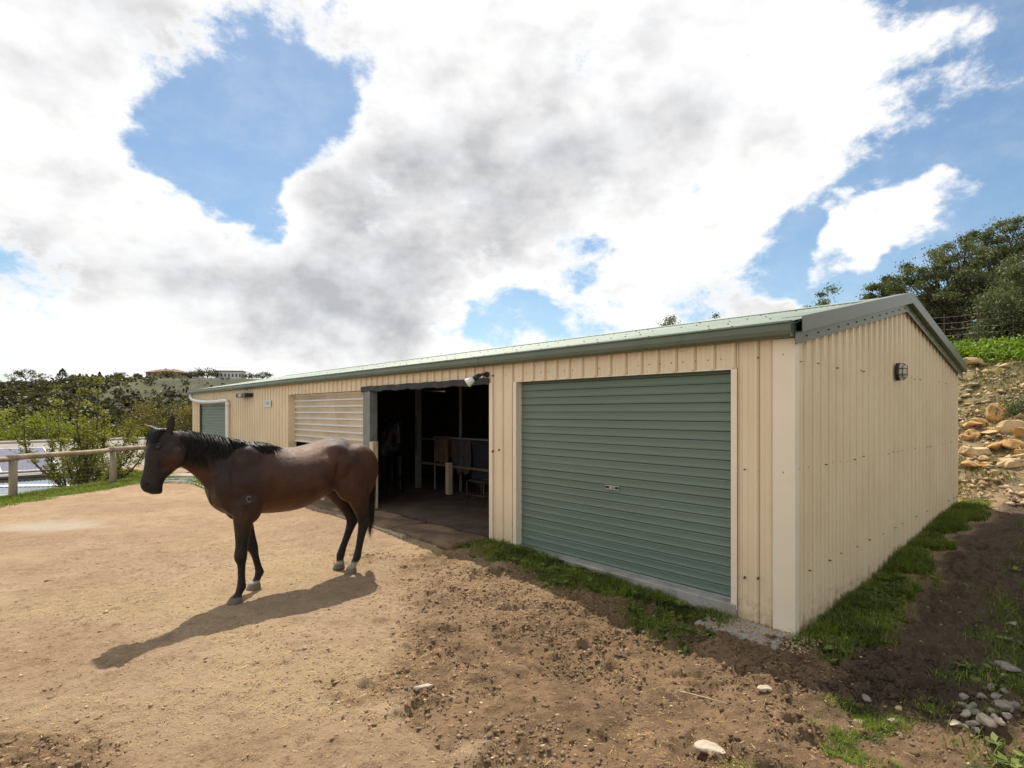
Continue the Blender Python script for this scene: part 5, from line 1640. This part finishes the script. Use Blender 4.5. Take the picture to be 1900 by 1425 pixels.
for i, (px, py, w) in enumerate(heap):  # rear stones take the darker colour in place of shade
    stone(px, py+8, w*1.2, PALE if py > 1324 else GREYS, 700+i, 'pale fist-sized stone in the sunlit front of the heap by the path' if py > 1324 else 'stone in the rear of the heap by the path, shade painted into its colour', 'stone', 0.7, i*1.3, (1, .85), 'stones heaped beside the path', 0, 0.12, 'stone')

# trees on the bank
def rtree(px, Y, zt_px, w, K, leaves, seed, label, lm=LF_ACACIA, leafsz=0.11, clump=0.5, tr=0.16, squash=0.42, cfrac=0.62):
    x = (px-950)/FOC*Y; zb = gz1(x, Y); h = CAMH+(764-zt_px)/FOC*Y-zb
    return tree('acacia_tree', label, (x, Y, zb), (0, 0, h*cfrac), (w, w*0.8, h*squash), K, clump, leaves, leafsz, lm, seed, tr, BARK, 1, 0.12, 'wattle trees on the bank', 'tree', 0.6, 0.45)


rtree(1775, 21.0, 452, 2.35, 130, 36000, 41, 'spreading wattle tree with dark trunk just right of the roof ridge', LF_ACACIA, 0.085, 0.30, 0.15, 0.44, 0.58)
rtree(1872, 23.0, 412, 2.0, 100, 29000, 42, 'tallest wattle tree at the right edge behind the spreading one', LF_ACACIA, 0.085, 0.31, 0.15, 0.42, 0.62)
rtree(1720, 22.5, 545, 1.7, 60, 17000, 43, 'low wattle foliage between the ridge of the roof and the trunk', LF_ACACIA, 0.085, 0.42, 0.12, 0.45, 0.55)
rtree(1632, 24.0, 505, 0.75, 14, 5000, 44, 'small wattle top showing above the roof left of the big tree', LF_ACACIA, 0.085, 0.32, 0.08, 0.30, 0.75)
rtree(1535, 26.0, 538, 0.9, 12, 2600, 45, 'sparse wattle top showing above the middle of the near roof', LF_ACACIA, 0.09, 0.28, 0.08, 0.30, 0.75)
rtree(1246, 27.0, 576, 0.6, 9, 2600, 46, 'small tree top alone above the middle of the roof', LF_ACACIA, 0.09, 0.30, 0.08, 0.25, 0.8)
rtree(1327, 27.0, 574, 0.22, 4, 500, 47, 'tiny sprig of a tree top just over the roof', LF_ACACIA, 0.09, 0.16, 0.05, 0.2, 0.8)
# bushes at the right edge
def bush(px, Y, zt_px, w, leaves, seed, label, lm, leafsz=0.09):
    x = (px-950)/FOC*Y; zb = gz1(x, Y); h = CAMH+(764-zt_px)/FOC*Y-zb
    return tree('bank_bush', label, (x, Y, zb), (0, 0, h*0.5), (w, w*0.8, h*0.5), 26, 0.45, leaves, leafsz, lm, seed, 0.05, BARK, 4, 0.3, 'bushes on the bank', 'bush', 0.8)


bush(1880, 17.5, 505, 1.25, 15000, 51, 'grey green bush at the right edge under the tall tree', LF_ACACIA)
bush(1838, 25.5, 585, 1.6, 10000, 52, 'yellowing bush behind the tree trunks on the bank', LF_OLIVE)
bush(1750, 23.5, 610, 1.5, 9000, 53, 'dark bush behind the wire fence beside the roof slope', LF_DARK)
bush(1815, 22.5, 618, 1.3, 8000, 54, 'dark bush at the foot of the spreading wattle tree', LF_DARK)
bush(1895, 11.2, 768, 0.34, 2600, 55, 'small blue green bush beside the upright boulder', LF_ACACIA, 0.05)
# wire fence
wfn = empty('wire_fence', (12.5, 17.0, 0), 0, 'slack wire fence on thin posts in front of the wattle trees', 'fence')
fpts = []
for i, (px, Y) in enumerate(((1690, 18.6), (1752, 18.0), (1815, 17.4), (1880, 16.8), (1945, 16.4))):
    x = (px-950)/FOC*Y; z = gz1(x, Y)
    MB().tube([(x-12.5, Y-17, z-0.3), (x-12.5, Y-17, z+1.15)], 0.014, 6).build('post', RUST, wfn)
    fpts.append(Vector((x-12.5, Y-17, z)))
for k in range(5):
    w_ = MB()
    for i in range(len(fpts)-1):
        p, q = fpts[i]+Vector((0, 0, 0.25+k*0.2)), fpts[i+1]+Vector((0, 0, 0.25+k*0.2))
        w_.tube([p, (p+q)/2-Vector((0, 0, 0.03)), q], 0.0025, 4, False)
    w_.build('wire', STEEL, wfn)

# ------------------------------------------------------------------ ground cover, grass, weeds, straw, clods
def blades(P, h, w, rng, lean=0.45, shade=None):
    """each blade: a bent strip of two quads folded to a point (two triangles and a quad kept as quads)"""
    n = len(P); a = rng.uniform(0, 6.28, n); hh = h*rng.uniform(0.55, 1.25, n)
    d = np.stack([np.cos(a), np.sin(a), a*0], 1); s = np.stack([-np.sin(a), np.cos(a), a*0], 1)*(w*rng.uniform(0.7, 1.3, n))[:, None]
    ln = (lean*rng.uniform(0.2, 1.6, n)*hh)[:, None]
    z = np.zeros((n, 3)); z[:, 2] = hh
    m1 = P+d*ln*0.3+z*0.55; tip = P+d*ln+z*np.clip(1-0.25*lean, 0.4, 1)
    V = np.stack([P-s*0.5, P+s*0.5, m1+s*0.4, m1-s*0.4, tip+s*0.06, tip-s*0.06], 1).reshape(-1, 3)
    b = np.arange(n)[:, None]*6
    F = np.concatenate([b+np.array([[0, 1, 2, 3]]), b+np.array([[3, 2, 4, 5]])])
    c = rng.uniform(0, 1, n) if shade is None else np.clip(shade+rng.normal(0, .18, n), 0, 1)
    C = np.repeat(np.stack([c, rng.uniform(0, 1, n), c], 1), 6, 0)
    return V, F, C


def scatter(n, lo, hi, key, rng, power=1.0, thr=0.12):
    x = rng.uniform(lo[0], hi[0], n); y = rng.uniform(lo[1], hi[1], n)
    m = masks(x, y)
    k = m[key] if isinstance(key, str) else key(m)
    keep = (rng.uniform(0, 1, n) < k**power) & (k > thr)
    x, y = x[keep], y[keep]
    return np.stack([x, y, gz(x, y)-0.004], 1)


rng = np.random.default_rng(5)
# near wall strips: generate in shed coordinates
def strip(n, a0, a1, b0, b1, key, power=1.0):
    a = rng.uniform(a0, a1, n); b = rng.uniform(b0, b1, n)
    x = C0[0]+a*LD[0]+b*ND[0]; y = C0[1]+a*LD[1]+b*ND[1]
    m = masks(x, y); k = m[key]
    keep = rng.uniform(0, 1, n) < k**power
    x, y = x[keep], y[keep]
    return np.stack([x, y, gz(x, y)-0.006], 1)


def tufty(P, sc=2.2): return fbm(P[:, 0], P[:, 1], sc, 3, 66)
P1 = strip(34000, -0.1, 4.3, 0.01, 1.0, 'g1', 0.8)
V, F, C = blades(P1, 0.035+0.075*tufty(P1), 0.0045, rng, 0.7, tufty(P1, 4)*0.9)
tag(leaf_obj('door_grass', V, F, C, GRASSM), 'short green grass along the foot of the near roller door', 'grass', None, 'stuff')
P2 = strip(60000, -1.1, -0.03, -7.2, 0.25, 'g2', 0.7)
V, F, C = blades(P2, 0.035+0.12*tufty(P2), 0.006, rng, 0.7, tufty(P2, 4)*0.8)
tag(leaf_obj('gable_grass', V, F, C, GRASSM), 'thick green grass along the foot of the gable wall', 'grass', None, 'stuff')
P3 = strip(60000, -3.2, -0.8, -8.5, 1.2, 'g3', 1.0)
V, F, C = blades(P3, 0.04+0.07*tufty(P3), 0.006, rng, 0.7, tufty(P3, 4)*0.8)
tag(leaf_obj('path_grass', V, F, C, GRASSM), 'green grass on the far side of the muddy path', 'grass', None, 'stuff')
P4 = scatter(150000, (0.6, 2.3), (4.6, 4.6), 'g4', rng, 1.1)
V, F, C = blades(P4, 0.022+0.03*tufty(P4), 0.0035, rng, 0.8, 0.45+0.4*tufty(P4, 4))
tag(leaf_obj('sparse_grass', V, F, C, GRASSM), 'sparse short grass at the lower right of the yard', 'grass', None, 'stuff')
P5 = scatter(90000, (-12.5, 6.5), (-7.0, 17.0), 'g5', rng, 1.0)
V, F, C = blades(P5, 0.04+0.05*tufty(P5), 0.009, rng, 0.6, 0.35+0.5*tufty(P5, 3))
tag(leaf_obj('verge_grass', V, F, C, GRASSM), 'green grass verge under the log rail fence', 'grass', None, 'stuff')
P6 = strip(26000, 9.3, 16.2, 0.03, 1.6, 'g6', 0.8)
V, F, C = blades(P6, 0.05+0.06*tufty(P6), 0.009, rng, 0.6, 0.3+0.5*tufty(P6, 3))
tag(leaf_obj('wall_grass', V, F, C, GRASSM), 'patch of green grass against the far part of the shed', 'grass', None, 'stuff')
# broad-leaved weeds in the shade strips
def rosette(P, r, k):
    n = len(P); LCp = np.repeat(P, k, 0); a = rng.uniform(0, 6.28, n*k); rr_ = np.repeat(r, k)*rng.uniform(0.35, 1.0, n*k)
    c = LCp+np.stack([np.cos(a)*rr_*0.6, np.sin(a)*rr_*0.6, rr_*0.35+0.012], 1)
    t = np.stack([np.cos(a), np.sin(a), rng.uniform(0.05, 0.6, n*k)], 1); t /= np.linalg.norm(t, axis=1)[:, None]
    u = np.stack([-np.sin(a), np.cos(a), rng.uniform(-.3, .3, n*k)], 1)
    s = (rr_*0.55)[:, None]
    V = np.stack([c-t*s, c+u*s*0.55, c+t*s, c-u*s*0.55], 1).reshape(-1, 3)
    col = rng.uniform(0, 1, n*k); C = np.repeat(np.stack([col]*3, 1), 4, 0)
    return V, np.arange(4*n*k).reshape(-1, 4), C
Q = np.concatenate([P1[rng.choice(len(P1), 320)], P2[rng.choice(len(P2), 600)], P3[rng.choice(len(P3), 700)]])
V, F, C = rosette(Q, rng.uniform(0.03, 0.085, len(Q)), 9)
tag(leaf_obj('broadleaf_weeds', V, F, C, WEEDM), 'broad-leaved weeds among the grass beside the shed', 'weeds', None, 'stuff')
# bright ground cover on top of the bank and tufts on its face
n = 5200
a_ = rng.uniform(-3, 3.5, n); s_ = 13.4+rng.normal(0, 0.35, n)
x = C0[0]+a_*LD[0]-s_*ND[0]; y = C0[1]+a_*LD[1]-s_*ND[1]
P = np.stack([x, y, gz(x, y)], 1)
LCc = np.repeat(P, 7, 0)+rng.normal(0, 1, (n*7, 3))*np.array([0.11, 0.11, 0.10])+np.array([0, 0, 0.14])
V, F, C = leaf_cloud(LCc, 0.075, rng, 0.6)
tag(leaf_obj('bank_ground_cover', V, F, C, leaf_mat('fresh_green', (0.135, 0.235, 0.025), (0.4, 0.4), 0.4)), 'bright green ground cover along the top of the stony bank', 'ground cover', None, 'stuff')
n = 26000
a_ = rng.uniform(-4, 2.2, n); s_ = rng.uniform(7.2, 13.2, n)
x = C0[0]+a_*LD[0]-s_*ND[0]; y = C0[1]+a_*LD[1]-s_*ND[1]
k = fbm(x, y, 1.3, 3, 15) > 0.47
x, y = x[k], y[k]
P = np.stack([x, y, gz(x, y)], 1)
V, F, C = blades(P, 0.09, 0.012, rng, 0.9)
tag(leaf_obj('bank_tufts', V, F, C, leaf_mat('dry_tufts', (0.15, 0.15, 0.055), (0.4, 0.5), 0.3)), 'dry grey green tufts on the face of the bank', 'grass', None, 'stuff')


def lump_cloud(P, r, rng, flat=0.7):
    """tiny faceted lumps (octahedra, jittered)"""
    base = np.array([[1, 0, 0], [0, 1, 0], [-1, 0, 0], [0, -1, 0], [0, 0, 1], [0, 0, -1]], float)
    n = len(P); j = base[None]*(1+rng.normal(0, 0.38, (n, 6, 1)))+rng.normal(0, 0.26, (n, 6, 3))
    a = rng.uniform(0, 6.28, n); ca, sa = np.cos(a)[:, None], np.sin(a)[:, None]
    jx = j[:, :, 0]*ca-j[:, :, 1]*sa; jy = j[:, :, 0]*sa+j[:, :, 1]*ca
    V = P[:, None]+np.stack([jx, jy, j[:, :, 2]*flat], -1)*r[:, None, None]
    f = np.array([[0, 1, 4], [1, 2, 4], [2, 3, 4], [3, 0, 4], [1, 0, 5], [2, 1, 5], [3, 2, 5], [0, 3, 5]])
    F = (np.arange(n)[:, None, None]*6+f[None]).reshape(-1, 3)
    c = rng.uniform(0, 1, n); C = np.repeat(np.stack([c]*3, 1), 6, 0)
    return V.reshape(-1, 3), F, C


def attr_mat(name, c0, c1, rough=0.95):
    m, t, p = new_mat(name)
    at = t.node('ShaderNodeAttribute', attribute_name='Col'); sp = t.node('ShaderNodeSeparateColor'); t.l.new(at.outputs['Color'], sp.inputs[0])
    co = t.node('ShaderNodeTexCoord').outputs['Object']
    nn = t.noise(co, 70, 4, 0.7).outputs['Fac']
    c = t.mix(sp.outputs[0], c0, c1); c = t.mix(1.0, c, t.mix(nn, (0.6, 0.6, 0.6), (1.4, 1.4, 1.4)), 'MULTIPLY')
    t.l.new(c, p.inputs['Base Color']); p.inputs['Roughness'].default_value = rough; p.inputs['Specular IOR Level'].default_value = 0.2
    return m


Pc = scatter(170000, (-4.0, 2.3), (3.6, 7.0), lambda m: np.clip(m['churn']*0.85*m['patch']+0.2, 0, 1), rng, 1.0, 0.03)
Pc = np.concatenate([Pc, strip(26000, -1.9, -0.4, -7.2, 1.0, 'wet', 1.0)])
r = (0.003+0.017*rng.uniform(0, 1, len(Pc))**4.0)*(0.55+0.45*np.clip(masks(Pc[:, 0], Pc[:, 1])['churn']*1.5, 0, 1))
V, F, C = lump_cloud(Pc+np.array([0, 0, 0.003]), r, rng)
chm = masks(Pc[:, 0], Pc[:, 1])['churn']
C = np.repeat(np.stack([np.clip(0.75*(1-chm)+rng.uniform(-0.1, 0.45, len(Pc)), 0, 1)]*3, 1), 6, 0)
inwet = masks(Pc[:, 0], Pc[:, 1])['wet']
wm_ = inwet > 0.4
Vr = V.reshape(-1, 6, 3)
def sub_l(mask, name, m, label):
    k = int(mask.sum()); f = np.array([[0, 1, 4], [1, 2, 4], [2, 3, 4], [3, 0, 4], [1, 0, 5], [2, 1, 5], [3, 2, 5], [0, 3, 5]])
    tag(leaf_obj(name, Vr[mask].reshape(-1, 3), (np.arange(k)[:, None, None]*6+f[None]).reshape(-1, 3), C.reshape(-1, 6, 3)[mask].reshape(-1, 3), m), label, 'clods', None, 'stuff')
sub_l(~wm_, 'soil_clods', attr_mat('dry_clod', (0.120, 0.078, 0.044), (0.40, 0.275, 0.165)), 'loose brown soil clods scattered over the trodden yard')
sub_l(wm_, 'mud_clods', attr_mat('wet_clod', (0.035, 0.024, 0.017), (0.17, 0.12, 0.08)), 'dark mud clods along the shaded path')
# straw and chaff over the sandy part
n = 70000
x = rng.uniform(-4.6, 3.0, n); y = rng.uniform(2.4, 7.5, n)
den = sst(0.44, 0.66, fbm(x, y, 0.8, 4, 19))*sst(2.5, -1.0, x+0.25*(y-4))+0.05
A, B = ab(x, y)
k = (rng.uniform(0, 1, n) < den) & (B > 0.3)
x, y = x[k], y[k]; n = len(x)
P = np.stack([x, y, gz(x, y)+0.004], 1)
a = rng.uniform(0, 6.28, n); l = (0.004+0.026*rng.uniform(0, 1, n)**5.0)[:, None]; w = rng.uniform(0.0008, 0.0018, n)[:, None]
t = np.stack([np.cos(a), np.sin(a), rng.normal(0, 0.15, n)], 1); u = np.stack([-np.sin(a), np.cos(a), a*0], 1)
up = np.array([0, 0, 0.0012])
V = np.stack([P-t*l-u*w, P+t*l-u*w, P+t*l+u*w+up, P-t*l+u*w+up], 1).reshape(-1, 3)
c = rng.uniform(0, 1, n)
tag(leaf_obj('scattered_straw', V, np.arange(4*n).reshape(-1, 4), np.repeat(np.stack([c]*3, 1), 4, 0), STRAWM), 'straw and chaff scattered over the sandy yard', 'straw', None, 'stuff')
# small pebbles over yard, corner gravel and bank
n = 5200
x = rng.uniform(-5, 4.4, n); y = rng.uniform(2.4, 9, n); A, B = ab(x, y)
k = ((B > 0.3) | (A < -0.4))
P = np.stack([x[k], y[k], gz(x[k], y[k])], 1)
r = 0.004+0.012*rng.uniform(0, 1, len(P))**4
a_ = rng.uniform(-0.25, 0.6, 900); b_ = rng.uniform(0.0, 0.42, 900); xx = C0[0]+a_*LD[0]+b_*ND[0]; yy = C0[1]+a_*LD[1]+b_*ND[1]
P = np.concatenate([P, np.stack([xx, yy, np.maximum(gz(xx, yy), -0.130)], 1)]); r = np.concatenate([r, rng.uniform(0.004, 0.011, 900)])
n2_ = 5200
a_ = rng.uniform(-4, 1.5, n2_); s_ = rng.uniform(7.1, 13, n2_); xx = C0[0]+a_*LD[0]-s_*ND[0]; yy = C0[1]+a_*LD[1]-s_*ND[1]
P = np.concatenate([P, np.stack([xx, yy, gz(xx, yy)], 1)]); r = np.concatenate([r, 0.015+0.075*rng.uniform(0, 1, n2_)**3])
V, F, C = lump_cloud(P, r, rng, 0.6)
tag(leaf_obj('loose_pebbles', V, F, C, attr_mat('pebble', (0.30, 0.215, 0.125), (0.56, 0.43, 0.27))), 'small loose pebbles over the yard and the bank', 'pebbles', None, 'stuff')
# one dry twig in the churned soil
tp = on_ray(1310, 1305)
tw = MB().tube([(-0.14, 0.10, 0.012), (0, 0.0, 0.02), (0.15, -0.09, 0.012)], [0.006, 0.005, 0.003], 6).build('dry_twig', TIMBER, None, True, loc=(tp[0], tp[1], tp[2]+0.005))
tag(tw, 'thin dry twig lying in the churned soil', 'twig')
